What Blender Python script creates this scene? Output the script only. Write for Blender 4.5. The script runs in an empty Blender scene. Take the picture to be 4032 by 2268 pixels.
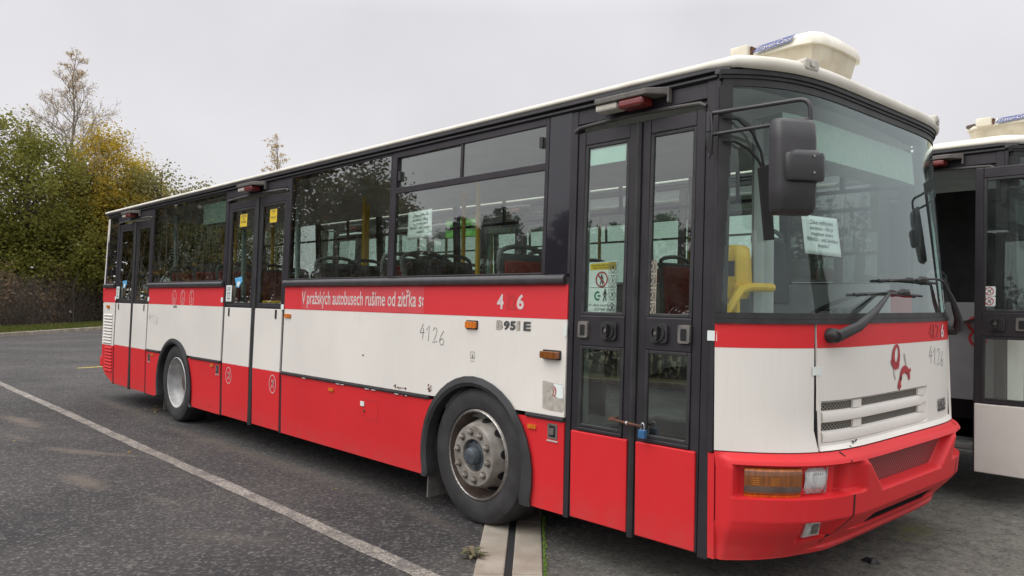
import bpy, bmesh, math, random
from mathutils import Vector, Matrix
random.seed(7)
sc = bpy.context.scene
COL = sc.collection

# ------------------------------------------------------------------ camera
cam = bpy.data.cameras.new('camera'); camo = bpy.data.objects.new('camera', cam); COL.objects.link(camo)
cam.sensor_width = 36.0; cam.lens = 36.0*3073.07/4032; cam.clip_start = 0.05; cam.clip_end = 2000
RV = Vector((0.67701409, 0.73588326, 0.01130265)); UV = Vector((0.00235261, -0.01752131, 0.99984372)); FV = Vector((-0.73596629, 0.6768817, 0.01359342))
M = Matrix((RV, UV, -FV)).transposed().to_4x4(); M.translation = Vector((1.40979516, -3.36684757, 1.5183057))
camo.matrix_world = M
sc.camera = camo

# ------------------------------------------------------------------ light: overcast sky
SUN_EL, SUN_AZ = math.radians(48), math.radians(200)      # azimuth clockwise from +y
w = bpy.data.worlds.new('World'); sc.world = w; w.use_nodes = True
nt = w.node_tree; nt.nodes.clear()
N = nt.nodes.new; L = nt.links.new
out = N('ShaderNodeOutputWorld'); bg = N('ShaderNodeBackground'); L(bg.outputs[0], out.inputs[0])
sky = N('ShaderNodeTexSky'); sky.sky_type = 'NISHITA'; sky.sun_disc = False
sky.sun_elevation = SUN_EL; sky.sun_rotation = SUN_AZ; sky.air_density = 1.0; sky.dust_density = 4.0
hs = N('ShaderNodeHueSaturation'); hs.inputs['Saturation'].default_value = 0.12; L(sky.outputs[0], hs.inputs['Color'])
tc = N('ShaderNodeTexCoord'); sep = N('ShaderNodeSeparateXYZ'); L(tc.outputs['Generated'], sep.inputs[0])
rmp = N('ShaderNodeValToRGB'); L(sep.outputs['Z'], rmp.inputs[0])
e = rmp.color_ramp.elements
e[0].position = 0.0; e[0].color = (0.775, 0.765, 0.79, 1)
e[1].position = 0.34; e[1].color = (0.775, 0.765, 0.80, 1)
x = e.new(0.6); x.color = (1.0, 0.99, 1.0, 1)
x = e.new(1.0); x.color = (1.0, 0.99, 1.0, 1)
gain = N('ShaderNodeMapRange'); gain.inputs[1].default_value = 0.34; gain.inputs[2].default_value = 0.95; gain.inputs[3].default_value = 1.0; gain.inputs[4].default_value = 2.3
L(sep.outputs['Z'], gain.inputs[0])
ns = N('ShaderNodeTexNoise'); ns.inputs['Scale'].default_value = 2.2; ns.inputs['Detail'].default_value = 5; L(tc.outputs['Generated'], ns.inputs[0])
nr = N('ShaderNodeMapRange'); nr.inputs[1].default_value = 0.3; nr.inputs[2].default_value = 0.7; nr.inputs[3].default_value = 0.92; nr.inputs[4].default_value = 1.14
L(ns.outputs[0], nr.inputs[0])
mu = N('ShaderNodeMath'); mu.operation = 'MULTIPLY'; L(gain.outputs[0], mu.inputs[0]); L(nr.outputs[0], mu.inputs[1])
sca = N('ShaderNodeVectorMath'); sca.operation = 'SCALE'; L(rmp.outputs[0], sca.inputs[0]); L(mu.outputs[0], sca.inputs['Scale'])
sk2 = N('ShaderNodeVectorMath'); sk2.operation = 'SCALE'; L(hs.outputs[0], sk2.inputs[0]); sk2.inputs['Scale'].default_value = 0.1
mixw = N('ShaderNodeMix'); mixw.data_type = 'RGBA'; mixw.inputs[0].default_value = 0.93
L(sk2.outputs[0], mixw.inputs[6]); L(sca.outputs[0], mixw.inputs[7]); L(mixw.outputs[2], bg.inputs['Color'])
bg.inputs['Strength'].default_value = 1.0
sl = bpy.data.lights.new('sun', 'SUN'); sl.energy = 1.45; sl.angle = math.radians(60); sl.color = (1, 0.97, 0.93)
so = bpy.data.objects.new('sun', sl); COL.objects.link(so)
dvec = Vector((math.sin(SUN_AZ)*math.cos(SUN_EL), math.cos(SUN_AZ)*math.cos(SUN_EL), math.sin(SUN_EL)))
so.rotation_euler = dvec.to_track_quat('Z', 'Y').to_euler(); so.location = dvec*60
sc.view_settings.view_transform = 'Standard'; sc.view_settings.look = 'None'; sc.view_settings.exposure = 0.0; sc.view_settings.gamma = 1.0
sc.cycles.max_bounces = 8; sc.cycles.transparent_max_bounces = 24; sc.cycles.use_denoising = True

# ------------------------------------------------------------------ materials
def newmat(name):
    m = bpy.data.materials.new(name); m.use_nodes = True
    return m, m.node_tree, m.node_tree.nodes['Principled BSDF']
def noise_col(t, c1, c2, scale, lo=.35, hi=.65, detail=5, vec=None, stretch=None):
    n = t.nodes.new('ShaderNodeTexNoise'); n.inputs['Scale'].default_value = scale; n.inputs['Detail'].default_value = detail
    co = t.nodes.new('ShaderNodeTexCoord'); src = co.outputs['Object']
    if stretch:
        mp = t.nodes.new('ShaderNodeMapping'); mp.inputs['Scale'].default_value = stretch; t.links.new(src, mp.inputs[0]); src = mp.outputs[0]
    t.links.new(src, n.inputs['Vector'])
    r = t.nodes.new('ShaderNodeValToRGB'); t.links.new(n.outputs[0], r.inputs[0])
    r.color_ramp.elements[0].position = lo; r.color_ramp.elements[1].position = hi
    r.color_ramp.elements[0].color = (*c1, 1); r.color_ramp.elements[1].color = (*c2, 1)
    return r
def mix(t, a, b, f):
    m = t.nodes.new('ShaderNodeMix'); m.data_type = 'RGBA'
    for s, v in ((6, a), (7, b)):
        if isinstance(v, tuple): m.inputs[s].default_value = (*v, 1)
        else: t.links.new(v, m.inputs[s])
    if isinstance(f, float): m.inputs[0].default_value = f
    else: t.links.new(f, m.inputs[0])
    return m.outputs[2]
def bump(t, p, h, strength, dist=0.01):
    b = t.nodes.new('ShaderNodeBump'); b.inputs['Strength'].default_value = strength; b.inputs['Distance'].default_value = dist
    t.links.new(h, b.inputs['Height']); t.links.new(b.outputs[0], p.inputs['Normal'])
def mat(name, col, rough=.5, metal=0., col2=None, scale=6., spec=.5, coat=0., stretch=None, lo=.35, hi=.65, bmp=0.):
    m, t, p = newmat(name)
    p.inputs['Roughness'].default_value = rough; p.inputs['Metallic'].default_value = metal; p.inputs['Specular IOR Level'].default_value = spec
    p.inputs['Coat Weight'].default_value = coat; p.inputs['Coat Roughness'].default_value = .12
    c2 = col2 or tuple(v*.86 for v in col)
    r = noise_col(t, c2, col, scale, lo, hi, 6, stretch=stretch); t.links.new(r.outputs[0], p.inputs['Base Color'])
    if bmp: bump(t, p, r.outputs[0], bmp, .004)
    return m
def paint(name, col, dirt, coat=.15, rough=.42):
    """bus paint: base colour, faint vertical dirt streaks, grime in the lowest 15 cm, tiny dents"""
    m, t, p = newmat(name)
    p.inputs['Roughness'].default_value = rough; p.inputs['Coat Weight'].default_value = coat; p.inputs['Coat Roughness'].default_value = .2; p.inputs['Specular IOR Level'].default_value = .35
    a = noise_col(t, tuple(c*.9 for c in col), col, 1.3, .3, .7, 6)
    s = noise_col(t, (0, 0, 0), (1, 1, 1), 5.0, .52, .78, 6, stretch=(9, 9, .8))
    f = t.nodes.new('ShaderNodeMath'); f.operation = 'MULTIPLY'; f.inputs[1].default_value = .08; t.links.new(s.outputs[0], f.inputs[0])
    c = mix(t, a.outputs[0], dirt, f.outputs[0])
    co = t.nodes.new('ShaderNodeTexCoord'); sp = t.nodes.new('ShaderNodeSeparateXYZ'); t.links.new(co.outputs['Object'], sp.inputs[0])
    mr = t.nodes.new('ShaderNodeMapRange'); mr.inputs[1].default_value = .22; mr.inputs[2].default_value = .42; mr.inputs[3].default_value = .32; mr.inputs[4].default_value = 0.
    t.links.new(sp.outputs['Z'], mr.inputs[0])
    n2 = noise_col(t, (.2, .2, .2), (1, 1, 1), 9, .35, .65, 5)
    f2 = t.nodes.new('ShaderNodeMath'); f2.operation = 'MULTIPLY'; t.links.new(mr.outputs[0], f2.inputs[0]); t.links.new(n2.outputs[0], f2.inputs[1])
    c = mix(t, c, dirt, f2.outputs[0]); t.links.new(c, p.inputs['Base Color'])
    w_ = t.nodes.new('ShaderNodeTexNoise'); w_.inputs['Scale'].default_value = 1.6; t.links.new(co.outputs['Object'], w_.inputs['Vector'])
    bump(t, p, w_.outputs[0], .12, .02)
    return m
def glassmat(name, tint, refl=1.0, dirt=.03, gtint=(.95, .98, .97)):
    m = bpy.data.materials.new(name); m.use_nodes = True; t = m.node_tree; t.nodes.clear()
    o = t.nodes.new('ShaderNodeOutputMaterial'); tr = t.nodes.new('ShaderNodeBsdfTransparent'); tr.inputs[0].default_value = (*tint, 1)
    gl = t.nodes.new('ShaderNodeBsdfGlossy'); gl.inputs['Roughness'].default_value = .012; gl.inputs[0].default_value = (*gtint, 1)
    fr = t.nodes.new('ShaderNodeFresnel'); ge = t.nodes.new('ShaderNodeNewGeometry'); im = t.nodes.new('ShaderNodeMapRange'); im.inputs[3].default_value = 1.5; im.inputs[4].default_value = 1/1.5; t.links.new(ge.outputs['Backfacing'], im.inputs[0]); t.links.new(im.outputs[0], fr.inputs['IOR'])
    mm = t.nodes.new('ShaderNodeMath'); mm.operation = 'MULTIPLY'; mm.inputs[1].default_value = 1.75*refl; mm.use_clamp = True; t.links.new(fr.outputs[0], mm.inputs[0])
    mx = t.nodes.new('ShaderNodeMixShader'); t.links.new(mm.outputs[0], mx.inputs[0]); t.links.new(tr.outputs[0], mx.inputs[1]); t.links.new(gl.outputs[0], mx.inputs[2])
    df = t.nodes.new('ShaderNodeBsdfDiffuse'); df.inputs[0].default_value = (.5, .5, .47, 1)
    nz = noise_col(t, (0, 0, 0), (1, 1, 1), 7, .4, .75, 6); dm = t.nodes.new('ShaderNodeMath'); dm.operation = 'MULTIPLY'; dm.inputs[1].default_value = dirt; t.links.new(nz.outputs[0], dm.inputs[0])
    m2 = t.nodes.new('ShaderNodeMixShader'); t.links.new(dm.outputs[0], m2.inputs[0]); t.links.new(mx.outputs[0], m2.inputs[1]); t.links.new(df.outputs[0], m2.inputs[2])
    # panes are never quite flat
    wn = t.nodes.new('ShaderNodeTexNoise'); wn.inputs['Scale'].default_value = 1.1; co = t.nodes.new('ShaderNodeTexCoord'); t.links.new(co.outputs['Object'], wn.inputs['Vector'])
    b = t.nodes.new('ShaderNodeBump'); b.inputs['Strength'].default_value = .035; b.inputs['Distance'].default_value = .02; t.links.new(wn.outputs[0], b.inputs['Height']); t.links.new(b.outputs[0], gl.inputs['Normal'])
    t.links.new(m2.outputs[0], o.inputs[0])
    return m
def clearlens(name, col, rough=.12):
    m, t, p = newmat(name)
    r = noise_col(t, tuple(c*.6 for c in col), col, 60, .3, .7, 2, stretch=(1, 1, .2)); t.links.new(r.outputs[0], p.inputs['Base Color'])
    p.inputs['Roughness'].default_value = rough; p.inputs['Coat Weight'].default_value = .6; p.inputs['Coat Roughness'].default_value = .05
    return m
def leafmat(name, cols, tr=.35):
    m = bpy.data.materials.new(name); m.use_nodes = True; t = m.node_tree; t.nodes.clear()
    o = t.nodes.new('ShaderNodeOutputMaterial'); g = t.nodes.new('ShaderNodeNewGeometry'); r = t.nodes.new('ShaderNodeValToRGB')
    t.links.new(g.outputs['Random Per Island'], r.inputs[0])
    el = r.color_ramp.elements
    for i, c in enumerate(cols):
        ps = i/(len(cols)-1)
        if i == 0: q = el[0]
        elif i == len(cols)-1: q = el[1]
        else: q = el.new(ps)
        q.position = ps; q.color = (*c, 1)
    d = t.nodes.new('ShaderNodeBsdfDiffuse'); tl = t.nodes.new('ShaderNodeBsdfTranslucent'); mx = t.nodes.new('ShaderNodeMixShader'); mx.inputs[0].default_value = tr
    t.links.new(r.outputs[0], d.inputs[0]); t.links.new(r.outputs[0], tl.inputs[0]); t.links.new(d.outputs[0], mx.inputs[1]); t.links.new(tl.outputs[0], mx.inputs[2]); t.links.new(mx.outputs[0], o.inputs[0])
    return m
MT = {}
MT['white'] = paint('white_paint', (.77, .74, .69), (.42, .36, .28))
MT['red'] = paint('red_paint', (.66, .023, .029), (.36, .10, .09), .0, .5)
MT['redband'] = paint('red_band_paint', (.68, .036, .046), (.42, .12, .11), .0, .5)
MT['black'] = mat('black_frame', (.030, .027, .032), .45, col2=(.020, .018, .022), scale=5, spec=.4)
MT['gloss'] = mat('glossy_black_panel', (.022, .020, .026), .03, col2=(.018, .017, .022), scale=2, coat=.5)
MT['rubber'] = mat('rubber', (.030, .029, .031), .55, col2=(.016, .016, .017), scale=9)
MT['trim'] = mat('plastic_trim', (.044, .041, .046), .38, col2=(.03, .03, .032), scale=8)
MT['flare'] = mat('wheel_arch_plastic', (.042, .044, .047), .5, col2=(.024, .025, .027), scale=5)
MT['tyre'] = mat('tyre_rubber', (.040, .039, .041), .72, col2=(.022, .021, .022), scale=7)
MT['hoodgrey'] = mat('greyed_rubber', (.085, .080, .078), .6, col2=(.05, .047, .047), scale=8)
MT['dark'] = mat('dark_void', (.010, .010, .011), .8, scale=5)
MT['rimgrey'] = mat('dirty_wheel_steel', (.33, .31, .28), .5, .15, col2=(.19, .17, .145), scale=11)
MT['rimbrown'] = mat('rusty_wheel_rim', (.13, .10, .085), .65, .1, col2=(.075, .05, .04), scale=13)
MT['rimsilver'] = mat('silver_wheel_steel', (.56, .56, .55), .5, .15, col2=(.34, .34, .34), scale=9)
MT['hubblue'] = mat('greased_hub_cap', (.13, .155, .18), .42, .4, col2=(.075, .085, .095), scale=20)
MT['orange'] = clearlens('orange_lens', (.75, .20, .012)); MT['brownlens'] = clearlens('brown_orange_lens', (.26, .085, .02))
MT['amber'] = clearlens('amber_lens', (.50, .16, .015)); MT['redlens'] = clearlens('red_lens', (.20, .02, .02), .3); MT['clear'] = clearlens('clear_lens', (.62, .63, .63)); MT['whitelens'] = clearlens('white_lens', (.6, .57, .52), .3)
MT['glass'] = glassmat('side_glass', (.86, .95, .90), 2.2); MT['screen'] = glassmat('windscreen_glass', (.84, .93, .90), .95, .03, (.84, .97, .95))
MT['cream'] = mat('cream_fibreglass', (.78, .75, .65), .42, col2=(.66, .61, .49), scale=7, coat=.1); MT['creamlow'] = mat('yellowed_fibreglass', (.68, .63, .51), .5, col2=(.56, .50, .38), scale=9)
MT['roofwhite'] = mat('roof_white', (.69, .67, .60), .5, col2=(.58, .55, .47), scale=4)
MT['lampgrey'] = mat('weathered_grey_plastic', (.17, .155, .14), .6, col2=(.10, .095, .09), scale=14); MT['lampwhite'] = mat('old_marker_plastic', (.52, .49, .43), .5, scale=15)
MT['rust'] = mat('rust', (.15, .06, .035), .85, col2=(.07, .03, .02), scale=40)
MT['paper'] = mat('paper', (.74, .80, .78), .7, scale=3); MT['ink'] = mat('ink', (.05, .055, .06), .7, scale=30); MT['whiteink'] = mat('white_vinyl', (.66, .57, .55), .6, scale=30)
MT['pinkink'] = mat('faded_pink_vinyl', (.70, .36, .36), .6, scale=30); MT['redink'] = mat('red_vinyl', (.45, .02, .035), .5, scale=40, col2=(.34, .02, .03)); MT['fadedred'] = mat('faded_red_vinyl', (.52, .034, .040), .5, scale=30)
MT['patchred'] = mat('sun_bleached_red', (.64, .070, .082), .5, scale=3); MT['pencil'] = mat('pencil', (.22, .205, .19), .8, scale=60); MT['blueink'] = mat('blue_vinyl', (.07, .11, .28), .5, scale=60)
MT['yellowink'] = mat('yellow_vinyl', (.72, .52, .03), .55, scale=30); MT['greenink'] = mat('green_vinyl', (.02, .20, .10), .6, scale=30); MT['skyblue'] = mat('light_blue_vinyl', (.12, .42, .72), .5, scale=30)
MT['beige'] = mat('beige_sticker', (.36, .32, .25), .6, scale=18); MT['mint'] = mat('mint_film', (.52, .72, .65), .5, scale=3); MT['greysticker'] = mat('torn_grey_sticker', (.46, .43, .38), .8, col2=(.33, .30, .26), scale=30)
MT['badge'] = mat('tarnished_badge', (.07, .066, .066), .5, 0., col2=(.03, .028, .028), scale=70)
MT['chrome'] = mat('worn_chrome', (.42, .40, .37), .32, .8, col2=(.22, .21, .20), scale=60)
MT['seatred'] = mat('red_seat_fabric', (.36, .07, .06), .85, col2=(.25, .05, .045), scale=60); MT['seatgrey'] = mat('grey_seat_plastic', (.12, .13, .13), .5, scale=9); MT['seatdark'] = mat('dark_seat_fabric', (.055, .05, .06), .85, scale=50)
MT['poleyel'] = mat('yellow_pole', (.82, .50, .03), .35, scale=9); MT['polegrey'] = mat('grey_green_pole', (.34, .42, .40), .35, scale=9)
MT['floor'] = mat('grey_floor', (.24, .25, .235), .6, col2=(.17, .18, .17), scale=9); MT['lining'] = mat('interior_lining', (.46, .47, .46), .6, scale=4); MT['ceil'] = mat('interior_ceiling', (.78, .80, .78), .6, scale=3)
MT['dash'] = mat('grey_dashboard', (.24, .25, .26), .55, scale=6); MT['yellowbox'] = mat('yellow_plastic', (.88, .54, .02), .4, scale=12)
MT['led'] = mat('green_display', (.25, .60, .10), .4, col2=(.18, .46, .08), scale=80); MT['led'].node_tree.nodes['Principled BSDF'].inputs['Emission Color'].default_value = (.22, .60, .10, 1); MT['led'].node_tree.nodes['Principled BSDF'].inputs['Emission Strength'].default_value = .25; MT['ledback'] = mat('pale_green_board', (.33, .42, .36), .5, col2=(.22, .31, .25), scale=60, stretch=(3, 3, .2))
MT['blue'] = mat('blue_padlock', (.05, .16, .34), .35, .2, scale=30); MT['steel'] = mat('shackle_steel', (.6, .6, .6), .25, .9, scale=20)
def meshmat(name, wire, hole, n):
    m, t, p = newmat(name)
    co = t.nodes.new('ShaderNodeTexCoord'); sp = t.nodes.new('ShaderNodeSeparateXYZ'); t.links.new(co.outputs['Object'], sp.inputs[0])
    fs = []
    for sg in (1, -1):
        a = t.nodes.new('ShaderNodeMath'); a.operation = 'MULTIPLY_ADD'; a.inputs[1].default_value = sg*.8; t.links.new(sp.outputs['Y'], a.inputs[0]); t.links.new(sp.outputs['Z'], a.inputs[2])
        b = t.nodes.new('ShaderNodeMath'); b.operation = 'MULTIPLY'; b.inputs[1].default_value = n; t.links.new(a.outputs[0], b.inputs[0])
        c = t.nodes.new('ShaderNodeMath'); c.operation = 'FRACT'; t.links.new(b.outputs[0], c.inputs[0])
        d = t.nodes.new('ShaderNodeMath'); d.operation = 'LESS_THAN'; d.inputs[1].default_value = .32; t.links.new(c.outputs[0], d.inputs[0]); fs.append(d)
    mx = t.nodes.new('ShaderNodeMath'); mx.operation = 'MAXIMUM'; t.links.new(fs[0].outputs[0], mx.inputs[0]); t.links.new(fs[1].outputs[0], mx.inputs[1])
    t.links.new(mix(t, hole, wire, mx.outputs[0]), p.inputs['Base Color']); p.inputs['Roughness'].default_value = .6
    return m
MT['mesh'] = meshmat('expanded_metal', (.19, .175, .15), (.008, .008, .007), 48); MT['redmesh'] = meshmat('painted_expanded_metal', (.40, .06, .065), (.030, .008, .009), 48)

# ------------------------------------------------------------------ mesh helpers
class MB:
    def __init__(s): s.v = []; s.f = []; s.mi = []
    def face(s, vs, m=0): s.f.append(tuple(vs)); s.mi.append(m)
    def add(s, pts, faces, m=0):
        b = len(s.v); s.v += [tuple(p) for p in pts]
        for f in faces: s.face([b+i for i in f], m)
    def grid(s, fn, us, vs, m=0, mf=None):
        b = len(s.v); nv = len(vs)
        for u in us:
            for v in vs: s.v.append(tuple(fn(u, v)))
        for i in range(len(us)-1):
            for j in range(nv-1):
                k = mf((us[i]+us[i+1])/2, (vs[j]+vs[j+1])/2) if mf else m
                if k is None: continue
                a = b+i*nv+j; s.face((a, a+nv, a+nv+1, a+1), k)
    def box(s, p0, p1, m=0, fn=None):
        (x0, y0, z0), (x1, y1, z1) = p0, p1
        P = [(x, y, z) for x in (x0, x1) for y in (y0, y1) for z in (z0, z1)]
        if fn: P = [fn(*p) for p in P]
        s.add(P, [(0, 1, 3, 2), (4, 6, 7, 5), (0, 4, 5, 1), (2, 3, 7, 6), (0, 2, 6, 4), (1, 5, 7, 3)], m)
    def tube(s, pts, r, n=8, m=0, cap=True):
        pts = [Vector(p) for p in pts]; b = len(s.v); k = len(pts)
        rs = r if isinstance(r, (list, tuple)) else [r]*k
        up = None
        for i, p in enumerate(pts):
            d = (pts[min(i+1, k-1)]-pts[max(i-1, 0)]).normalized()
            if up is None:
                up = Vector((0, 0, 1)) if abs(d.z) < .9 else Vector((1, 0, 0))
            a = d.cross(up).normalized(); up = a.cross(d).normalized()
            for j in range(n):
                t = 2*math.pi*j/n; s.v.append(tuple(p+(a*math.cos(t)+up*math.sin(t))*rs[i]))
        for i in range(k-1):
            for j in range(n):
                a = b+i*n+j; c = b+i*n+(j+1) % n; s.face((a, c, c+n, a+n), m)
        if cap: s.face([b+j for j in range(n)][::-1], m); s.face([b+(k-1)*n+j for j in range(n)], m)
    def lathe(s, prof, org, ax, n=48, m=0, mf=None):
        """prof = [(radius, axial)], ax = 'y' axis pointing to -y"""
        b = len(s.v); k = len(prof)
        for j in range(n):
            t = 2*math.pi*j/n
            for r, a in prof: s.v.append((org[0]+r*math.cos(t), org[1]-a, org[2]+r*math.sin(t)))
        for j in range(n):
            for i in range(k-1):
                a = b+j*k+i; c = b+((j+1) % n)*k+i
                s.face((a, c, c+1, a+1), mf(i) if mf else m)
    def build_groups(s, name, mats, parent=None, gap=.25, **kw):
        """one object for each cluster of pieces that lie within gap of each other"""
        n = len(s.v); par = list(range(n))
        def find(i):
            while par[i] != i: par[i] = par[par[i]]; i = par[i]
            return i
        for f in s.f:
            for i in f[1:]: par[find(i)] = find(f[0])
        isl = {}
        for k, f in enumerate(s.f): isl.setdefault(find(f[0]), []).append(k)
        bb = []
        for fs in isl.values():
            vs = [s.v[i] for k in fs for i in s.f[k]]; bb.append(([min(v[c] for v in vs) for c in range(3)], [max(v[c] for v in vs) for c in range(3)], fs))
        grp = []
        for lo, hi, fs in bb:
            hit = [g for g in grp if all(lo[c]-gap <= g[1][c] and hi[c]+gap >= g[0][c] for c in range(3))]
            new = [lo[:], hi[:], list(fs)]
            for g in hit:
                grp.remove(g); new = [[min(a, b) for a, b in zip(new[0], g[0])], [max(a, b) for a, b in zip(new[1], g[1])], new[2]+g[2]]
            grp.append(new)
        out = []
        for lo, hi, fs in grp:
            m = MB(); ix = {}
            for k in fs:
                f = []
                for i in s.f[k]:
                    if i not in ix: ix[i] = len(m.v); m.v.append(s.v[i])
                    f.append(ix[i])
                m.face(f, s.mi[k])
            out.append(m.build(name, mats, parent, **kw))
        return out
    def build(s, name, mats, parent=None, smooth=False, bevel=0., angle=35, solid=0.):
        me = bpy.data.meshes.new(name); me.from_pydata(s.v, [], s.f)
        for m in (mats if isinstance(mats, (list, tuple)) else [mats]): me.materials.append(m if not isinstance(m, str) else MT[m])
        me.polygons.foreach_set('material_index', s.mi)
        bm = bmesh.new(); bm.from_mesh(me); bmesh.ops.recalc_face_normals(bm, faces=bm.faces); bm.to_mesh(me); bm.free()
        if smooth:
            me.polygons.foreach_set('use_smooth', [True]*len(me.polygons)); me.set_sharp_from_angle(angle=math.radians(angle))
        me.update()
        o = bpy.data.objects.new(name, me); COL.objects.link(o)
        if parent is not None: o.parent = parent
        if solid: md = o.modifiers.new('thickness', 'SOLIDIFY'); md.thickness = solid
        if bevel: md = o.modifiers.new('bevel', 'BEVEL'); md.width = bevel; md.segments = 2; md.limit_method = 'ANGLE'; md.angle_limit = math.radians(50)
        return o
def tag(o, label=None, cat=None, group=None, kind=None):
    if label: o['label'] = label
    if cat: o['category'] = cat
    if group: o['group'] = group
    if kind: o['kind'] = kind
    return o
def empty(name, loc=(0, 0, 0)):
    o = bpy.data.objects.new(name, None); COL.objects.link(o); o.location = loc; o.empty_display_size = .3; return o

# text outline fitted into a rectangle of its own plane, as flat triangles
def text_tris(s, bold=0.):
    cu = bpy.data.curves.new('lettering', 'FONT'); cu.body = s; cu.resolution_u = 3; cu.offset = bold
    if '\n' in s: cu.align_x = 'CENTER'
    ob = bpy.data.objects.new('lettering', cu); COL.objects.link(ob)
    dg = bpy.context.evaluated_depsgraph_get(); me = bpy.data.meshes.new_from_object(ob.evaluated_get(dg))
    V = [(v.co.x, v.co.y) for v in me.vertices]; F = [tuple(p.vertices) for p in me.polygons]
    bpy.data.objects.remove(ob); bpy.data.curves.remove(cu); bpy.data.meshes.remove(me)
    return V, F
def text(mb, s, a0, a1, b0, b1, fn, m=0, shear=0., bold=0.):
    V, F = text_tris(s, bold)
    x0, x1 = min(v[0] for v in V), max(v[0] for v in V); y0, y1 = min(v[1] for v in V), max(v[1] for v in V)
    P = []
    for x, y in V:
        fb = (y-y0)/(y1-y0); fa = (x-x0)/(x1-x0)
        P.append(fn(a0+(a1-a0)*fa+shear*(fb-.5)*(b1-b0), b0+(b1-b0)*fb))
    mb.add(P, F, m)
def ribbon(mb, pts, wd, fn, m=0, closed=False):
    k = len(pts); P = []
    for i, (a, b) in enumerate(pts):
        if closed: p, q = pts[i-1], pts[(i+1) % k]
        else: p, q = pts[max(i-1, 0)], pts[min(i+1, k-1)]
        dx, dy = q[0]-p[0], q[1]-p[1]; l = math.hypot(dx, dy) or 1
        ww = wd[i] if isinstance(wd, (list, tuple)) else wd
        nx, ny = -dy/l*ww/2, dx/l*ww/2
        P += [fn(a+nx, b+ny), fn(a-nx, b-ny)]
    F = [(2*i, 2*i+1, 2*((i+1) % k)+1, 2*((i+1) % k)) for i in range(k if closed else k-1)]
    mb.add(P, F, m)
def ell(ca, cb, ra, rb, n=24, t0=0., t1=360., rot=0.):
    o = []
    full = abs(t1-t0) >= 360
    for i in range(n if full else n+1):
        t = math.radians(t0+(t1-t0)*i/n); a, b = ra*math.cos(t), rb*math.sin(t); r = math.radians(rot)
        o.append((ca+a*math.cos(r)-b*math.sin(r), cb+a*math.sin(r)+b*math.cos(r)))
    return o
def poly(mb, pts, fn, m=0): mb.add([fn(a, b) for a, b in pts], [tuple(range(len(pts)))], m)
def smooth(a, b, x):
    t = max(0., min(1., (x-a)/(b-a))); return t*t*(3-2*t)
def frange(a, b, n): return [a+(b-a)*i/n for i in range(n+1)]
def interp(x, tab):
    if x <= tab[0][0]: return tab[0][1]
    for (x0, y0), (x1, y1) in zip(tab, tab[1:]):
        if x <= x1: return y0+(y1-y0)*(x-x0)/(x1-x0)
    return tab[-1][1]

# ------------------------------------------------------------------ bus body coordinates (front right corner = origin, +x forward)
W = 2.56; HW = W/2
def yprof(z): return max(0., z-.8)*.034
def RS(x, o, z): return (x, yprof(z)-o, z)               # right side wall, o = outward
def LS(x, o, z): return (x, W-yprof(z)+o, z)             # left side wall
def rs(o): return lambda a, b: RS(a, o, b)
XK = [(.2, -.52), (.25, -.50), (.45, -.34), (.70, -.31), (.78, -.33), (.80, -.36), (1.40, -.36), (2.5, -.475), (2.66, -.49), (2.9, -.5)]
CK = [(.2, .27), (.25, .29), (.45, .41), (.70, .44), (.78, .43), (.80, .40), (1.40, .40), (2.5, .27), (2.66, .25), (2.9, .24)]
NF = 5.5
def fx(y, z): return interp(z, XK)-interp(z, CK)*abs((y-HW)/HW)**NF
_ys = [.3*i/120 for i in range(120)]+[.3+(W-.6)*i/190 for i in range(190)]+[W-.3+.3*i/120 for i in range(121)]
_ss = [0.]
for _a, _b in zip(_ys, _ys[1:]):
    _ss.append(_ss[-1]+math.hypot(_b-_a, (-.36-.40*abs((_b-HW)/HW)**NF)-(-.36-.40*abs((_a-HW)/HW)**NF)))
SM = _ss[-1]; _tab = list(zip(_ss, _ys))
import bisect
def ys(s):
    i = max(1, min(len(_ss)-1, bisect.bisect_left(_ss, s))); a, b = _ss[i-1], _ss[i]
    return _ys[i-1]+(_ys[i]-_ys[i-1])*(s-a)/(b-a)
def FR(s, o, z):                                          # front wall, s = arc length from the right corner
    y = ys(s); h = .002; d = (fx(y+h, z)-fx(y-h, z))/(2*h); l = math.hypot(1, d)
    return (fx(y, z)+o/l, y-o*d/l, z)
def fr(o): return lambda a, b: FR(a, o, b)

def sbox(mb, x0, x1, z0, z1, o0, o1, m=0, fn=RS): mb.box((x0, o0, z0), (x1, o1, z1), m, fn)
def fgrid(mb, s0, s1, z0, z1, o, m=0, ds=.03, dz=None):
    n = max(1, int((s1-s0)/ds)); nz = max(1, int((z1-z0)/(dz or 9)))
    mb.grid(lambda a, b: FR(a, o if not callable(o) else o(a, b), b), frange(s0, s1, n), frange(z0, z1, nz), m)
def fslab(mb, s0, s1, z0, z1, o0, o1, m=0, ds=.03):       # closed strip following the front
    n = max(1, int((s1-s0)/ds)); S = frange(s0, s1, n); b = len(mb.v)
    for s in S:
        for (o, z) in ((o0, z0), (o1, z0), (o1, z1), (o0, z1)): mb.v.append(FR(s, o, z))
    for i in range(n):
        for j in range(4):
            a = b+4*i+j; c = b+4*i+(j+1) % 4; mb.face((a, c, c+4, a+4), m)
    mb.face((b, b+1, b+2, b+3), m); mb.face((b+4*n+3, b+4*n+2, b+4*n+1, b+4*n), m)

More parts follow.
